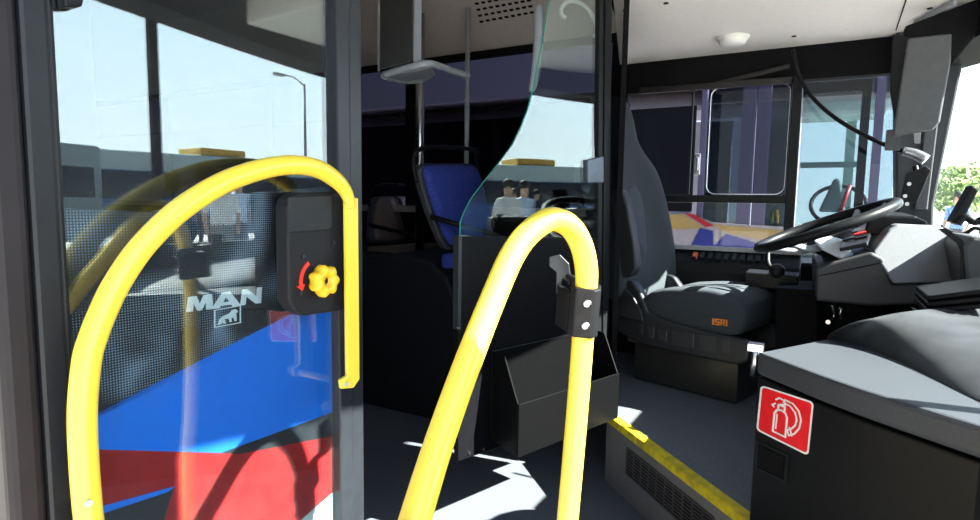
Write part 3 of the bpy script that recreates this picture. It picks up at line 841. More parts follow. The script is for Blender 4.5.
for an in (20, 160, 200, 340):
    a_ = math.radians(an); d_ = ex * math.cos(a_) + ey * math.sin(a_)
    MB().tube([hc_ + d_ * .05, hc_ + d_ * .12 + nw * .01, SWc + d_ * (R_w - .02)], [.016, .012, .010], 10, 4).build('spoke', mat('spoke_grey', (.28, .3, .34), .35), SW)
MB().tube([hc_ - nw * .02, hc_ - nw * .30 + V((.03, 0, 0))], .045, 16, 1).build('column', BLK, SW)
cov = [(813, 240), (830, 236), (845, 240), (856, 258), (846, 262), (822, 250)]
lab(MB().prism([P(x, y, d=1.93) for x, y in cov], ray(835, 250).normalized() * .08).build('column_cover', mat('cover_pale', (.5, .53, .58), .3), SW, bevel=.008), 'pale grey column cover below the wheel')
# pedal bits below dashboard
tag(MB().tube([P(833, 304, d=2.1), P(834, 318, d=2.15), P(828, 322, d=2.05)], .008, 8, 2).tube([P(841, 302, d=2.1), P(841, 320, d=2.1)], .008, 8, 1).build('column_levers', SIL), 'small metal levers hanging beneath the steering column panel', 'lever')

# side console under the window
YC = 2.87
SCN = thing('side_console', 'black side console with switches between driver seat and window', 'console', (-.3, YC, PZ))
c0 = P(640, 252, y=YC); c1 = P(800, 273, y=YC)
zc = P(720, 262, y=YC).z
cprof = [(YC, PZ), (YC, zc - .05), (YC + .01, zc - .01), (YC + .07, zc + .03), (YL - .002, zc + .05), (YL - .002, PZ)]
MB().prism([V((c0.x - .1, y, z)) for y, z in cprof], V((c1.x - c0.x + .1, 0, 0))).build('body', mat('console_black', (.010, .0105, .012), .5, spec=.2), SCN, bevel=.006)
sl0 = V((0, YC + .055, zc + .0175))
for k in range(10):
    x = P(694 + 8 * k, 262, y=YC + .05).x
    q_ = MB().prism([V((x - .011, YC + .03, zc + .0)), V((x + .011, YC + .03, zc + .0)), V((x + .011, YC + .075, zc + .025)), V((x - .011, YC + .075, zc + .025))], V((0, -.006, .014)))
    q_.build('switch', mat('switch_dark', (.012, .013, .015), .4, spec=.2), SCN, bevel=.002)
c_ = P(695, 262, y=YC + .04)
lab(MB().box((c_.x - .012, YC + .03, zc + .002), (c_.x + .012, YC + .06, zc + .035)).build('red_button', mat('orange_red', (.7, .12, .05), .4), SCN, bevel=.003), 'orange red push switch')
lab(MB().box((P(640, 252, y=YL - .04).x - .1, YL - .05, zc + .045), (c1.x, YL - .012, zc + .065)).build('top_strip', mat('strip_grey', (.36, .37, .36), .5), SCN), 'pale strip along the window sill')
hl = MB().tube([P(768, 252, d=2.2), P(768, 264, d=2.18), P(775, 272, d=2.16)], [.008, .010, .012], 10, 4).ball(P(777, 271, d=2.16), .028)
tag(hl.build('parking_brake_lever', BLK), 'black parking brake lever at the front end of the side console', 'lever')
MB().prism([P(x, y, y=2.60) for x, y in ((745, 272), (798, 276), (798, 290), (745, 288))], V((0, .15, 0))).build('end_shelf', BLK, SCN, bevel=.005)
MB().prism([P(x, y, y=2.45) for x, y in ((775, 288), (818, 290), (818, 345), (775, 348))], V((0, .3, 0))).build('knee_panel', BLKM, SCN, bevel=.005)

# ================================================================== DRIVER SEAT
pA = P(633, 378, z=PZ); pB = P(736, 404, z=PZ)
sf = (pB - pA).normalized(); sl2 = V((-sf.y, sf.x, 0))       # forward, and away from camera
if sl2.y < 0: sl2 = -sl2
S0_ = pA.copy(); SW_ = .44
def s3(f_, l_, z_): q_ = S0_ + sf * f_ + sl2 * l_; return V((q_.x, q_.y, z_))
DS = thing('driver_seat', 'black high-backed driver seat with orange lettering on the cushion', 'seat', tuple(s3(.25, .2, PZ)))
pl_len = (pB - pA).length
MB().prism([s3(0, 0, PZ), s3(pl_len, 0, PZ), s3(pl_len, .40, PZ), s3(0, .40, PZ)], V((0, 0, .16))).build('pedestal', mat('pedestal_black', (.026, .025, .024), .3), DS, bevel=.006)
MB().prism([s3(-.03, -.01, PZ + .160), s3(pl_len + .0, -.01, PZ + .160), s3(pl_len, .41, PZ + .160), s3(-.03, .41, PZ + .160)], V((0, 0, .02))).build('slide_rail', mat('rail_bronze', (.22, .2, .16), .35, metal=.6), DS, bevel=.004)
# near side shell: pixel outline in the seat's side plane
sn = -sl2
def sp3(px, py, off=0.0): return PP(px, py, S0_ + sn * off, sn)
shell = [(613, 330), (609, 296), (612, 284), (622, 278), (634, 283), (642, 296), (648, 312), (662, 319), (742, 340), (751, 345), (748, 362), (738, 366), (700, 358), (640, 345)]
MB().prism([sp3(x, y, .03) for x, y in shell], sl2 * .05).build('side_shell', mat('shell_black', (.022, .024, .028), .42), DS, bevel=.012, seg=3)
far_sh = MB().prism([sp3(x, y, .03) + sl2 * .35 for x, y in shell], sl2 * .05); far_sh.build('side_shell', MATS['shell_black'], DS, bevel=.012, seg=3)
hub_ = [(614, 316), (613, 298), (618, 290), (626, 288), (634, 296), (642, 310), (645, 322)]
MB().prism([sp3(x, y, .031) for x, y in hub_], sn * .012).build('recliner_cover', MATS['shell_black'], DS, bevel=.008, seg=3)
for (x0, y0, x1, y1) in ((639, 323, 644, 334), (648, 325, 655, 338), (658, 329, 668, 341), (672, 330, 695, 347), (699, 334, 717, 352), (722, 338, 731, 354)):
    sk = .13
    MB().prism([sp3(x0, y0, .032), sp3(x1, y0 + (x1 - x0) * sk, .032), sp3(x1 - 1, y1 + (x1 - x0) * sk * .4, .032), sp3(x0 + 1, y1 - 1, .032)], sn * .005).build('seat_control', mat('control_grey', (.035, .037, .042), .35), DS, bevel=.003)
# cushion: loft across from near to far
cz = sp3(650, 296, .02).z
zb_ = PZ + .285
cush = MB(); rings = []
cpx = [(640, 303), (648, 293), (664, 289.5), (690, 289), (712, 290.5), (728, 294), (738, 299), (744, 306), (746, 317), (744, 328), (738, 336), (726, 336), (700, 330), (665, 320), (646, 313)]
cpf = [sp3(x, y, .02) for x, y in cpx]
ccn = sum(cpf, V((0, 0, 0))) / len(cpf)
for l_, k_, dz in ((-.008, .95, -.002), (.002, .99, .0), (.05, 1, .010), (.14, 1, .0), (.24, 1, .0), (.32, .99, .010), (.36, .975, .0), (.37, .93, -.004)):
    rings.append([ccn + (p - ccn) * k_ + sl2 * l_ + V((0, 0, dz if p.z > ccn.z else 0)) for p in cpf])
cush.loft([chaikin(r_) for r_ in rings])
cuo = cush.build('cushion', FAB, DS, subsurf=1)
# backrest
bk_ = MB(); rings = []
b0p = sp3(640, 296, -.20); bt = .10
recl = math.radians(14)
H_ = .88
fb0 = (b0p - S0_).dot(sf) + .02
def bk(h, w_, tf, tb, ctr=0.0, bol=.0):
    base = s3(fb0 - math.sin(recl) * h, .190, zb_ + .06 + math.cos(recl) * h); w_ *= 1.25
    fdir = sf * math.cos(recl) + V((0, 0, math.sin(recl)))
    pts = []
    for a_, d_ in ((-1, -.6), (-1, .15), (-.92, .75 + bol), (-.6, .85 + bol), (-.35, .72), (0, .66), (.35, .72), (.6, .85 + bol), (.92, .75 + bol), (1, .15), (1, -.6), (.85, -1), (0, -1.05), (-.85, -1)):
        pts.append(base + sl2 * a_ * w_ + fdir * (d_ * (tf if d_ > 0 else tb)))
    return pts
for h, w_, tf, tb, bo in ((-.02, .19, .05, .05, .0), (.03, .215, .075, .06, .1), (.18, .23, .075, .06, .3), (.35, .24, .07, .06, .35), (.50, .235, .065, .055, .3), (.60, .225, .06, .05, .15), (.67, .165, .05, .05, 0), (.73, .125, .05, .05, 0), (.80, .12, .06, .045, 0), (.90, .115, .055, .04, 0), (.95, .085, .035, .03, 0)):
    rings.append(bk(h, w_, tf, tb, bol=bo))
bk_.loft(rings)
bko = bk_.build('backrest', FAB, DS, subsurf=2)
# centre panel of the backrest
cpnl = MB(); rows = []
for i, h in enumerate((.04, .15, .28, .40, .47, .50)):
    base = s3(fb0 - math.sin(recl) * h, .190, zb_ + .06 + math.cos(recl) * h); fdir = sf * math.cos(recl) + V((0, 0, math.sin(recl)))
    w_ = (.085, .09, .09, .085, .06, .02)[i]
    rows.append([base + sl2 * w_ * k + fdir * (.043 + .004 * (1 - k * k)) for k in (-1, -.5, 0, .5, 1)])
cpnl.grid(rows).build('backrest_panel', FAB2, DS, subsurf=1, solid=.008)
# folded armrest on the near side
arm = [(611, 195), (615, 188), (622, 190), (627, 205), (634, 245), (636, 268), (631, 277), (621, 277), (615, 262), (611, 225)]
amo = MB().prism([sp3(x, y, .055) for x, y in arm], sl2 * .05).build('armrest', mat('armrest_black', (.024, .026, .03), .5), DS, bevel=.010, seg=3)
MB().prism([sp3(x, y, .057) for x, y in ((614, 196), (619, 194), (622, 212), (617, 216))], sn * .006).build('armrest_button', GRYF, amo, bevel=.002)
# seat lettering follows the near face of the cushion
cw = sp3(720, 322, .024)
word('ISRI', [((712.0, 324.5), (714.6, 324.8), (714.8, 318.3), (712.3, 318)), ((715.2, 324.9), (719.8, 325.4), (720, 318.9), (715.5, 318.4)), ((720.5, 325.5), (725, 326), (725, 319.5), (720.6, 319)), ((725.6, 326), (728, 326.4), (728, 319.8), (725.6, 319.5))],
     lambda x, y: sp3(x, y, .0245), sn * .003, 'lettering', ORG, DS)
lab(DS.children[-1], 'orange stitched letters on the cushion side')
MB().tube([s3(.50, .0, PZ + .2), s3(.53, -.03, PZ + .2)], .008, 10, 1).ball(s3(.54, -.04, PZ + .2), .013).build('adjust_knob', SIL, DS)

# ================================================================== VISOR, GOOSENECK, TERMINAL
vz = [(908, 38), (952, 33), (951, 62), (940, 122), (933, 130), (893, 137), (895, 120)]
VS = thing('sun_visor', 'grey sun visor hanging in front of the left windscreen pillar', 'visor', tuple(P(910, 130, d=2.05)))
MB().prism([P(x, y, y=2.56) for x, y in vz], V((0, .014, 0))).build('visor_panel', mat('visor_grey', (.06, .062, .068), .55), VS, bevel=.006)
MB().prism([P(x, y, y=2.6) for x, y in ((893, 34), (909, 36), (896, 128), (890, 90))], V((0, .02, 0))).build('visor_arm', BLK, VS, bevel=.003)
MB().prism([P(x, y, y=2.6) for x, y in ((905, 26), (990, -6), (990, 18), (953, 64), (948, 42), (906, 44))], V((0, .05, 0))).build('visor_mount', BLKM, VS, bevel=.006)
GN = thing('gooseneck_microphone', 'black gooseneck cable arm curving down past the driver side window', 'microphone', tuple(P(915, 155, d=2.15)))
gpth = [(793, 50, 2.54), (796, 64, 2.52), (800, 78, 2.5), (812, 97, 2.45), (834, 117, 2.38), (862, 134, 2.3), (888, 146, 2.22), (905, 152, 2.16)]
MB().tube([P(x, y, d=d) for x, y, d in gpth], .0085, 12, 6).build('gooseneck_cable', BLK, GN)
MB().tube([P(x, y, d=d) for x, y, d in ((903, 151, 2.16), (915, 154, 2.14), (926, 160, 2.12))], [.016, .018, .02], 14, 3).build('swivel_joint', mat('joint_metal', (.3, .31, .33), .3, metal=.8), GN)
pl_ = MB().prism([P(x, y, y=2.58) for x, y in ((906, 174), (926, 166), (931, 170), (917, 203), (900, 201))], V((0, .008, 0)))
pl_.tube([P(915, 166, d=2.12), P(918, 178, d=2.11)], .010, 10, 1)
plo = pl_.build('mounting_plate', BLK, GN, bevel=.002)
for px, py in ((909, 184), (905, 196), (907, 204)):
    MB().prism(circ(P(px, py, y=2.579), (1, 0, 0), (0, 0, 1), .007, 12), V((0, -.003, 0))).build('plate_screw', SIL, plo)
clp = MB().tube([P(x, y, d=2.15) for x, y in ((896, 150), (897, 135), (902, 128), (914, 127), (918, 131))], .008, 10, 3)
clp.prism([P(x, y, y=2.62) for x, y in ((887, 130), (902, 128), (900, 150), (885, 150))], V((0, .03, 0)))
clp.build('hose_clip', mat('clip_grey', (.06, .062, .07), .5, spec=.3), GN)
MB().prism([P(x, y, d=2.14) for x, y in ((913, 131), (921, 131), (920, 144), (914, 144))], ray(915, 137).normalized() * .02).build('clip_block', BLK, GN, bevel=.002)
MT = thing('mobile_terminal', 'black tilted device on a cable mount at the right end of the dashboard', 'device', tuple(P(965, 228, d=1.9)))
MB().prism([P(x, y, y=2.36) for x, y in ((951, 222), (961, 226), (979, 190), (972, 185))], V((0, .09, 0))).build('terminal_body', BLK, MT, bevel=.004)
MB().tube([P(x, y, y=2.36) for x, y in ((957, 224), (965, 217), (975, 222), (985, 218))], .012, 10, 4).build('mount_arm', BLK, MT)
MB().tube([P(x, y, y=2.3) for x, y in ((940, 226), (952, 232), (964, 234), (975, 228), (985, 232))], .006, 8, 4).build('cable', BLK, MT)

# ================================================================== PASSENGER AREA
# wheel housing
AH = 2.10
wh = [(P(x, y, y=AH)) for x, y in ((350, 262), (362, 258), (385, 254), (410, 256), (430, 262), (445, 276), (455, 300), (459, 340), (459, 395))]
xs0 = wh[0].x - 1.0
poly = [V((xs0, AH, FZ)), V((xs0, AH, wh[0].z))] + wh + [V((wh[-1].x, AH, FZ))]
WH = tag(MB().prism(poly, V((0, YL - .003 - AH, 0))).build('wheel_housing', mat('housing_black', (.010, .011, .014), .6, noise=.2, nscale=80, spec=.2), bevel=.02, seg=3), 'rounded black wheel housing box beneath the blue seat', 'wheel housing')


def pass_seat(bl, br, tl, tr_, fab, label, depth_vec, handle=True, name='passenger_seat', zbase=.6):
    c = (bl + br) / 2
    S = thing(name, label, 'seat', (c.x, c.y, zbase), 'passenger seats on the wheel housing')
    cen = (bl + br + tl + tr_) / 4
    sh = []
    # outline with rounded top corners
    def q_(u, v_): return bl.lerp(br, u).lerp(tl.lerp(tr_, u), v_)
    outl = [(.12, 0), (.88, 0), (.94, .12), (.985, .45), (1, .80), (.98, .93), (.92, .99), (.8, 1.0), (.2, 1.0), (.08, .99), (.02, .93), (0, .80), (.015, .45), (.06, .12)]
    MB().prism([q_(a_, b_) for a_, b_ in outl], depth_vec * .04).build('back_shell', mat('seat_shell', (.05, .052, .06), .5), S, bevel=.010)
    rings = []
    for k, dd in ((1.0, -.001), (.94, .012), (.90, .024), (.80, .030)):
        rings.append([q_(.5 + (a_ - .5) * k * .92, .52 + (b_ - .5) * k * .94) - depth_vec * dd for a_, b_ in outl])
    MB().loft(rings).build('back_pad', fab, S)
    # seat squab
    fwd = -depth_vec; fwd = V((fwd.x, fwd.y, 0)).normalized(); sd_ = (br - bl); sd_.z = 0
    MB().prism([bl + V((0, 0, -.02)), br + V((0, 0, -.02)), br + fwd * .40 + V((0, 0, .02)), bl + fwd * .40 + V((0, 0, .02))], V((0, 0, -.07))).build('squab', fab, S, bevel=.02, seg=3)
    MB().prism([bl.lerp(br, .2) + V((0, 0, -.09)), bl.lerp(br, .8) + V((0, 0, -.09)), bl.lerp(br, .8) + fwd * .3 + V((0, 0, -.09)), bl.lerp(br, .2) + fwd * .3 + V((0, 0, -.09))], V((0, 0, min(-.02, zbase - bl.z + .09)))).build('seat_base', BLKM, S)
    if handle:
        up = V((0, 0, .055))
        MB().tube([q_(-.01, .78) + depth_vec * .02, q_(-.01, .95) + depth_vec * .02 + up * .5, q_(.03, 1.0) + up, q_(.25, 1.0) + up * 1.3, q_(.75, 1.0) + up * 1.3, q_(.97, 1.0) + up, q_(1.01, .95) + depth_vec * .02 + up * .5, q_(1.01, .78) + depth_vec * .02], .011, 10, 5).build('grab_rail', BLK, S)
        MB().tube([q_(0, .38) - depth_vec * .0, q_(.05, .28) - depth_vec * .10, q_(.25, .10) - depth_vec * .26, q_(.32, -.04) - depth_vec * .28], .012, 10, 5).build('side_arm', BLK, S)
    return S


dv = V((-1, 0, 0))
XS = -1.52
bl, br = P(440, 249, x=XS + .05), P(500, 252, x=XS + .05); tl, tr_ = P(416, 163, x=XS - .03), P(478, 163, x=XS - .03)
zwh = wh[1].z
pass_seat(bl, br, tl, tr_, BLUF, 'blue fabric passenger seat with black grab rail over the wheel housing', V((-1, 0, -.1)), zbase=zwh)
bl, br = P(366, 243, x=-2.35), P(417, 243, x=-2.35); tl, tr_ = P(374, 196, x=-2.45), P(420, 196, x=-2.45)
pass_seat(bl, br, tl, tr_, mat('brown_shell', (.16, .13, .11), .5), 'dark low seat back behind the blue seat with black rail', V((-1, 0, -.1)), zbase=zwh)
# monitor, its tray and the poles
MO = thing('display_screen', 'black ceiling monitor in a grey frame above the blue seat', 'screen', tuple(P(398, 70, d=2.15)))
MB().prism([P(x, y, d=2.12) for x, y in ((380, -30), (413, -30), (412, 62), (380, 70))], ray(396, 20).normalized() * .05).build('screen_panel', mat('screen_black', (.012, .012, .012), .4), MO, bevel=.003)
MB().prism([P(x, y, d=2.13) for x, y in ((414, -30), (422, -30), (421, 63), (413, 64))], ray(418, 20).normalized() * .06).build('side_frame', GRP, MO, bevel=.004)
MB().prism([P(x, y, d=2.12) for x, y in ((377.5, -30), (380, -30), (380, 71), (377.5, 71))], ray(378, 20).normalized() * .05).build('edge_trim', SIL, MO)
TR = tag(MB().tube([P(x, y, d=d) for x, y, d in ((384, 75, 2.15), (400, 70, 2.12), (420, 65, 2.1), (432, 64, 2.12), (450, 70, 2.25), (468, 76, 2.35))], .013, 10, 4).tube([P(x, y, d=d) for x, y, d in ((384, 76, 2.15), (402, 81, 2.35), (420, 80, 2.45), (432, 74, 2.35))], .012, 10, 4).prism([P(x, y, d=d) for x, y, d in ((388, 73, 2.16), (430, 65, 2.13), (436, 73, 2.3), (405, 79, 2.36))], V((0, 0, -.012))).build('screen_bracket', GRP), 'grey tubular bracket holding up the black monitor', 'bracket')


def pole(px, d, y0, r, label, zlo):
    a_ = P(px, y0, d=d); 
    return tag(MB().tube([V((a_.x, a_.y, zlo)), V((a_.x, a_.y, 2.13 if a_.y < 2.6 else 2.05))], r, 16, 1).build('grab_pole', SIL if r > .02 else GRP), label, 'pole')


pole(420, 3.15, 110, .024, 'thick bright metal pole under the monitor bracket', zwh)
pole(467, 3.05, 110, .013, 'thin grey pole right of the thick bright pole', zwh)
# grab handle by the cab glass
tag(MB().tube([P(x, y, d=2.1) for x, y in ((541, 6), (539, 12), (538.5, 40), (536, 70), (533.5, 84), (531, 92))], [.008, .017, .018, .018, .016, .010], 14, 4).build('grab_rail', GRP), 'grey vertical grab handle left of the curved glass top', 'handle')
tag(MB().tube([P(x, y, d=2.3) for x, y in ((566, 18), (562, 15), (562, 8), (568, 2), (577, 2), (586, 7), (592, 15), (596, 24), (597, 32), (594, 37))], .008, 10, 5).tube([P(x, y, d=2.3) for x, y in ((575, 2), (578, -25))], .006, 8, 1).build('curved_hook', WHT), 'white curled hook hanging behind the cab glass', 'hook')
# ceiling grille in the cove
n_c = V((0, .53, -.85)).normalized()
def cvp(px, py, off=0.0):
    o = V((-2, 2.62, 2.12)); nn = V((0, -(1.935 - 2.12), (2.998 - 2.62))); nn = V((0, .185, .378)).normalized() * -1
    return PP(px, py, o + nn * (.008 + off), nn), nn
SG = []
c0_, nn_ = cvp(502, 8)
SGt = thing('speaker_grille', 'perforated grille of dark slots in the beige ceiling panel', 'grille', tuple(c0_))
ux = V((1, 0, 0)); vy = nn_.cross(ux).normalized()
if vy.z > 0: vy = -vy
for j in range(4):
    for i in range(9):
        px = 477 + i * 6.3 + j * 1.5; py = 3.5 + j * 6 - i * 1.15
        c_, _ = cvp(px, py, .0015)
        MB().prism([c_ + ux * .011 + vy * .007, c_ - ux * .011 + vy * .007, c_ - ux * .011 - vy * .007, c_ + ux * .011 - vy * .007], nn_ * .002).build('slot', BLKM, SGt)

# ================================================================== OUTSIDE
GZ = -.32
YB = 6.0
AB = thing('parked_bus', 'grey purple bus parked alongside seen through the driver window', 'bus', (-2, YB, GZ))
pur = mat('bus_purple_grey', (.12, .11, .16), .4, noise=.05)
def bp3(px, py, off=0.0): return P(px, py, y=YB + off)
xd0, xd1, xd2 = bp3(700, 150).x, bp3(752, 150).x, bp3(790, 150).x
xf = .72
zlo, zwt = .45, bp3(720, 82).z
bo = MB()
bo.box((-9, YB, GZ + .3), (xd0 - .05, YB + .06, 1.0)); bo.box((-9, YB, zwt + .02), (xf, YB + 2.5, bp3(850, 72).z))
bo.box((-9, YB + 2.44, GZ + .3), (xf, YB + 2.5, .55)); bo.box((-9, YB + 2.44, .5), (-1.1, YB + 2.5, 2.2)); bo.box((-9, YB, GZ + .2), (xf, YB + 2.5, GZ + .35))
bo.box((xf - .06, YB, GZ + .3), (xf, YB + 2.5, 0.9)); bo.box((-9, YB, GZ + .3), (-8.9, YB + 2.5, 2.2))
bo.build('body_shell', mat('bus_white', (.62, .60, .62), .4), AB, bevel=.02)
ztb = bp3(850, 72).z
MB().prism([(-9, YB - .02, ztb - .20), (-9, YB + .3, ztb + .02), (-9, YB + .3, ztb - .2)], (xf + 9, 0, 0)).build('roof_shoulder', mat('shoulder_tan', (.22, .18, .16), .5), AB)
MB().box((-9, YB - .01, 1.0), (xd0 - .05, YB + .02, ztb - .2)).build('window_band', mat('band_black', (.006, .006, .008), .5, spec=.2), AB)
MB().box((-9, YB + .2, GZ + .35), (xd0 - .3, YB + .3, 2.1)).build('inner_lining', BLKM, AB)
for xa, xb in ((xd0 - .02, (xd0 + xd1) / 2), ((xd0 + xd1) / 2 + .22, xd2 + .05)):
    pass
dr = MB()
for pxx in (703, 747, 762, 792):
    xx = bp3(pxx, 150).x
    dr.box((xx - (.06 if 730 < pxx < 770 else .03), YB - .03, GZ + .35), (xx + (.06 if 730 < pxx < 770 else .03), YB + .03, zwt))
dr.build('door_frame', pur, AB, bevel=.01)
MB().box((xd0, YB, GZ + .35), (bp3(742, 150).x, YB + .01, zwt)).build('door_pane', glass('bus_door_glass', (.30, .36, .36), .04), AB)
MB().box((bp3(762, 150).x, YB, GZ + .35), (bp3(790, 150).x, YB + .01, zwt)).build('door_pane', glass('bus_door_glass', (.30, .36, .36), .04), AB)
MB().box((bp3(800, 150).x, YB, .6), (xf - .02, YB + .01, zwt)).build('front_pane', G_BUS, AB)
fpz = bp3(830, 82).z
fpm = MB().box((bp3(858, 150).x, YB - .02, .4), (bp3(867, 150).x, YB + .04, fpz)).box((bp3(800, 150).x, YB - .02, fpz - .09), (bp3(867, 150).x, YB + .04, fpz))
lab(fpm.build('pane_frame', BLKM, AB), 'black frame around the front side window')
MB().box((bp3(872, 150).x, YB - .03, .4), (bp3(881, 150).x, YB + .05, zwt)).build('front_post', pur, AB)
q0 = bp3(818, 212, .9); q1 = bp3(848, 178, .9)
MB().prism([V((q0.x, YB + .9, q0.z)), V((q1.x, YB + .9, q0.z)), V((q1.x - .06, YB + .9, q1.z)), V((q0.x + .12, YB + .9, q1.z))], V((0, .35, 0))).build('seat_back', mat('seat_teal', (.16, .24, .24), .7), AB, bevel=.08, seg=4)
q0 = bp3(800, 168, 2.0); q1 = bp3(862, 163, 2.0)
MB().box((q0.x, YB + 2.0, q0.z), (q1.x, YB + 2.04, q1.z + .02)).build('inside_rail', mat('rail_teal', (.2, .3, .3), .4), AB)
MB().box((bp3(797, 100, 1.8).x, YB + 1.4, bp3(800, 120, 1.6).z), (bp3(885, 100, 1.6).x, YB + 1.9, bp3(800, 92, 1.6).z)).build('ceiling_panel', mat('panel_pale', (.6, .7, .66), .6), AB)
MB().box((-9, YB + 2.36, .3), (xf - .1, YB + 2.42, .75)).box((-.75, YB + 2.36, .3), (-.3, YB + 2.42, zwt)).box((.2, YB + 2.3, .3), (.3, YB + 2.42, zwt)).build('cab_lining', mat('teal_lining', (.40, .55, .50), .6), AB)
lab(MB().tube([bp3(836, 222, .3), bp3(850, 185, .3)], .02, 10, 1).build('inside_rail', RED, AB), 'red handrail inside the other bus')
MB().tube(circ(bp3(838, 205, .8), (1, 0, 0), (0, .6, .8), .24, 24), .02, 8, 1, closed=True).build('bus_wheel', BLK, AB)
MB().box((bp3(800, 225, .5).x, YB + .4, .3), (bp3(868, 225, .5).x, YB + 1.4, bp3(830, 225, .5).z)).build('bus_dash', mat('bus_dash_grey', (.25, .3, .32), .5), AB, bevel=.03)
yel, wht_, blu, red_ = mat('livery_yellow', (.50, .34, .10), .4), mat('livery_cream', (.42, .38, .34), .4), mat('livery_blue', (.04, .05, .24), .4), mat('livery_red', (.5, .03, .04), .4)
for nm, mt, pp in (('cream_panel', wht_, [(640, 216), (692, 214), (712, 222), (800, 228), (800, 262), (640, 262)]), ('yellow_panel', yel, [(640, 216), (682, 214), (704, 228), (660, 230), (640, 228)]),
                   ('yellow_panel', yel, [(712, 224), (800, 232), (800, 247), (726, 233)]), ('blue_panel', blu, [(682, 262), (700, 228), (713, 231), (713, 262)]),
                   ('blue_panel', blu, [(713, 246), (726, 234), (766, 246), (750, 262), (713, 262)]), ('red_panel', red_, [(748, 255), (768, 244), (800, 246), (800, 262), (740, 262)]), ('red_panel', red_, [(684, 213), (694, 214), (714, 226), (706, 227)])):
    off = {'cream_panel': -.04, 'yellow_panel': -.043, 'blue_panel': -.046, 'red_panel': -.049}[nm]
    MB().prism([bp3(x, y, off) for x, y in pp], V((0, .003, 0))).build(nm, mt, AB)
for xw in (-6.8, -2.3):
    MB().tube([(xw, YB + .02, GZ + .48), (xw, YB + .3, GZ + .48)], .48, 24, 1).build('wheel', BLKM, AB)


def far_bus(x, y, rz, L, body, band, label, h=2.55, roof=None):
    c, s = math.cos(rz), math.sin(rz)
    T = thing('parked_coach', label, 'bus', (x, y, GZ))
    def tr3(a, b, z): return V((x + a * c - b * s, y + a * s + b * c, GZ + z))
    def bx_(a0, a1, b0, b1, z0_, z1_): return MB().prism([tr3(a0, b0, z0_), tr3(a1, b0, z0_), tr3(a1, b1, z0_), tr3(a0, b1, z0_)], V((0, 0, z1_ - z0_)))
    bx_(-L / 2, L / 2, -1.2, 1.2, .35, h).build('body_shell', body, T, bevel=.08, seg=3)
    bx_(-L / 2 + .2, L / 2 - .2, -1.22, 1.22, 1.35, h - .5).build('window_band', band, T, bevel=.03)
    bx_(-L / 2 - .02, L / 2 + .02, -1.05, 1.05, 1.2, h - .45).build('end_window', band, T, bevel=.03)
    if roof: bx_(-L / 2 - .01, L / 2 + .01, -1.23, 1.23, h - .5, h + .02).build('roof_panel', roof, T, bevel=.08, seg=3)
    for a in (-L / 2 + 2.2, L / 2 - 2.4):
        for b in (-1.21, .95):
            MB().tube([tr3(a, b, .46), tr3(a, b + .26, .46)], .46, 20, 1).build('wheel', BLKM, T)
    return T


bandm = mat('coach_window', (.03, .04, .06), .15)
far_bus(15, 11.0, math.radians(100), 9, mat('coach_blue', (.05, .16, .42), .3), bandm, 'blue coach with pale roof parked ahead beyond the windscreen', roof=mat('coach_pale', (.6, .72, .74), .4))
far_bus(14, 3.2, math.radians(78), 6, mat('coach_grey', (.30, .36, .40), .3), bandm, 'grey coach parked ahead to the right of the blue coach')
cy = far_bus(24, 22, math.radians(120), 9, mat('coach_white', (.75, .78, .80), .4), bandm, 'white coach parked far ahead of the blue coach', 2.6)
og = tag(MB().box((14.2, 9.2, GZ + 2.58), (15.4, 10.6, GZ + 2.80)).build('roof_unit', mat('unit_orange', (.75, .42, .08), .5), bevel=.04), 'orange unit on the roof of the blue coach', 'roof unit')


def lamp(x, y, label):
    T = thing('street_lamp', label, 'lamp post', (x, y, GZ), 'street lamps ahead of the bus')
    MB().tube([(x, y, GZ), (x, y, GZ + 7)], [.09, .05], 10, 1).build('post', GRP, T)
    MB().tube([(x, y, GZ + 6.9), (x, y - .6, GZ + 7.2), (x, y - 1.3, GZ + 7.2)], .035, 8, 3).box((x - .1, y - 1.7, GZ + 7.12), (x + .1, y - 1.2, GZ + 7.24)).build('lamp_head', GRP, T)


lamp(22, 19, 'grey street lamp standing nearer behind the blue coach')
lamp(25, 25.5, 'grey street lamp standing farther away near the white coach')


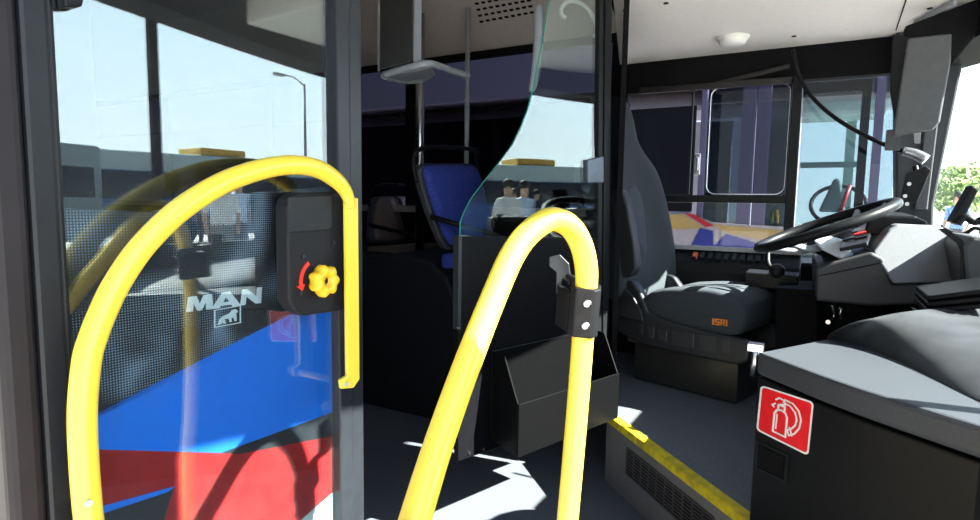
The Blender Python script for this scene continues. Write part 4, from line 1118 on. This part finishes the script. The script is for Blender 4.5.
def person(x, y, rz, shirt, pants, label, h=1.72, bag=False):
    T = thing('person', label, 'person', (x, y, GZ))
    k = h / 1.72
    J = {'pel': (0, 0, .95), 'wst': (0, 0, 1.12), 'che': (.01, 0, 1.32), 'nk': (.01, 0, 1.47), 'hd0': (.02, 0, 1.54), 'hd': (.03, 0, 1.66),
         'hl': (0, .09, .90), 'kl': (.03, .10, .50), 'al': (0, .11, .08), 'tl': (.15, .12, .035), 'hr': (0, -.09, .90), 'kr': (.05, -.10, .50), 'ar': (-.02, -.11, .08), 'tr': (.13, -.12, .035),
         'sl': (0, .18, 1.40), 'el': (-.02, .24, 1.12), 'wl': (.10, .22, .90), 'fl': (.13, .215, .82), 'sr': (0, -.18, 1.40), 'er': (-.02, -.24, 1.12), 'wr': (.12, -.21, .92), 'fr': (.16, -.205, .84)}
    Rd = {'pel': .145, 'wst': .125, 'che': .145, 'nk': .055, 'hd0': .075, 'hd': .085, 'hl': .095, 'kl': .058, 'al': .042, 'tl': .035, 'hr': .095, 'kr': .058, 'ar': .042, 'tr': .035,
          'sl': .062, 'el': .043, 'wl': .03, 'fl': .03, 'sr': .062, 'er': .043, 'wr': .03, 'fr': .03}
    E = [('pel', 'wst'), ('wst', 'che'), ('che', 'nk'), ('nk', 'hd0'), ('hd0', 'hd'), ('pel', 'hl'), ('hl', 'kl'), ('kl', 'al'), ('al', 'tl'), ('pel', 'hr'), ('hr', 'kr'), ('kr', 'ar'), ('ar', 'tr'), ('che', 'sl'), ('sl', 'el'), ('el', 'wl'), ('wl', 'fl'), ('che', 'sr'), ('sr', 'er'), ('er', 'wr'), ('wr', 'fr')]
    ks = list(J); me = bpy.data.meshes.new('tmp')
    c, s = math.cos(rz), math.sin(rz)
    me.from_pydata([(k * (J[q][0] * c - J[q][1] * s), k * (J[q][0] * s + J[q][1] * c), k * J[q][2]) for q in ks], [(ks.index(a), ks.index(b)) for a, b in E], [])
    ob = bpy.data.objects.new('tmp', me); COL.objects.link(ob)
    md = ob.modifiers.new('skin', 'SKIN'); md.use_smooth_shade = True
    for i, q in enumerate(ks):
        me.skin_vertices[0].data[i].radius = (Rd[q] * k * (.8 if q in ('pel', 'wst', 'che') else 1), Rd[q] * k * (1.1 if q in ('pel', 'wst', 'che') else 1))
        me.skin_vertices[0].data[i].use_root = q == 'pel'
    s_ = ob.modifiers.new('sub', 'SUBSURF'); s_.levels = 2; s_.render_levels = 2
    dg = bpy.context.evaluated_depsgraph_get(); nm = bpy.data.meshes.new_from_object(ob.evaluated_get(dg))
    bpy.data.objects.remove(ob)
    nm.name = 'body'; nm.materials.clear()
    for q in (mat('skin', (.55, .33, .24), .6), shirt, pants, BLK): nm.materials.append(q)
    for p in nm.polygons:
        p.use_smooth = True; z = p.center.z / k; r = math.hypot(p.center.x, p.center.y) / k
        p.material_index = 3 if z < .09 else 2 if z < .98 and r < .19 else 1 if (.98 <= z < 1.47 and not (r > .19 and z < 1.16)) else 0
    bo_ = bpy.data.objects.new('body', nm); COL.objects.link(bo_); bo_.parent = T; bo_['_o'] = tuple(T.location)
    hc = V((x + .015 * c * k, y + .015 * s * k, GZ + 1.70 * k))
    MB().ball(hc, (.098 * k, .098 * k, .085 * k)).build('hair', mat('hair_dark', (.02, .016, .013), .7), T)
    nb = V((x + .115 * c * k, y + .115 * s * k, GZ + 1.64 * k))
    MB().ball(nb, (.018, .018, .022)).build('nose', MATS['skin'], T)
    if bag:
        MB().box((x - .2, y - .28, GZ + .75), (x + .05, y - .16, GZ + 1.1)).build('bag', BLK, T, bevel=.03)
    return T


sb = mat('shirt_blue', (.18, .32, .62), .8); sw = mat('shirt_white', (.75, .76, .78), .8); sk_ = mat('shirt_dark', (.03, .035, .05), .8); pt = mat('trousers_dark', (.03, .035, .06), .8); pj = mat('trousers_grey', (.2, .2, .22), .8)
pp_ = P(960, 190, d=12.5); person(pp_.x, pp_.y, -2.2, sb, pt, 'person in a light blue shirt standing outside beyond the windscreen, far right')
person(12.2, 8.1, 3.4, sb, pt, 'person in a light blue shirt standing before the blue coach')
person(12.4, 8.9, 2.6, sk_, pt, 'person in dark clothes standing beside the blue shirted person')
def mir(px, d):
    q_ = P(px, 180, d=d); return -1.72 - q_.x, q_.y


person(*mir(172, 8.5), 3.6, sw, pj, 'person in a white shirt standing before the grey coach')
person(*mir(189, 9.0), 3.0, mat('shirt_pale', (.45, .55, .75), .8), pt, 'person in a pale blue shirt beside the white shirted person')


def tree(px, py, d, h, label):
    c = P(px, py, d=d); T = thing('tree', label, 'tree', (c.x, c.y, GZ), 'trees beyond the parking lot')
    MB().tube([(c.x, c.y, GZ), (c.x, c.y, GZ + h * .5)], [.2, .12], 10, 1).build('trunk', mat('bark', (.12, .09, .06), .9), T)
    b_ = MB(); rnd = random.Random(int(px * 7 + d))
    for i in range(1400):
        a_ = rnd.uniform(0, 6.283); t = rnd.uniform(-1, 1); r = h * .42 * (rnd.uniform(.55, 1.0))
        q_ = V((c.x + r * math.cos(a_) * math.sqrt(1 - t * t), c.y + r * math.sin(a_) * math.sqrt(1 - t * t), GZ + h * .62 + r * t * .8))
        n1 = V((rnd.uniform(-1, 1), rnd.uniform(-1, 1), rnd.uniform(-1, 1))).normalized(); n2 = n1.orthogonal().normalized(); s_ = h * .05
        b_.add([q_ - n1 * s_, q_ + n2 * s_ * .5, q_ + n1 * s_, q_ - n2 * s_ * .5], [[0, 1, 2, 3]])
    b_.build('crown', mat('leaf_green', (.22, .32, .09), .7, noise=.4, nscale=3), T, fix=False)


tree(960, 180, 30, 4.0, 'small green tree far beyond the windscreen above the person')
tree(988, 180, 34, 4.6, 'green tree at the right picture edge beyond the dashboard device')

for o in list(bpy.data.objects):
    if '_o' in o.keys(): del o['_o']
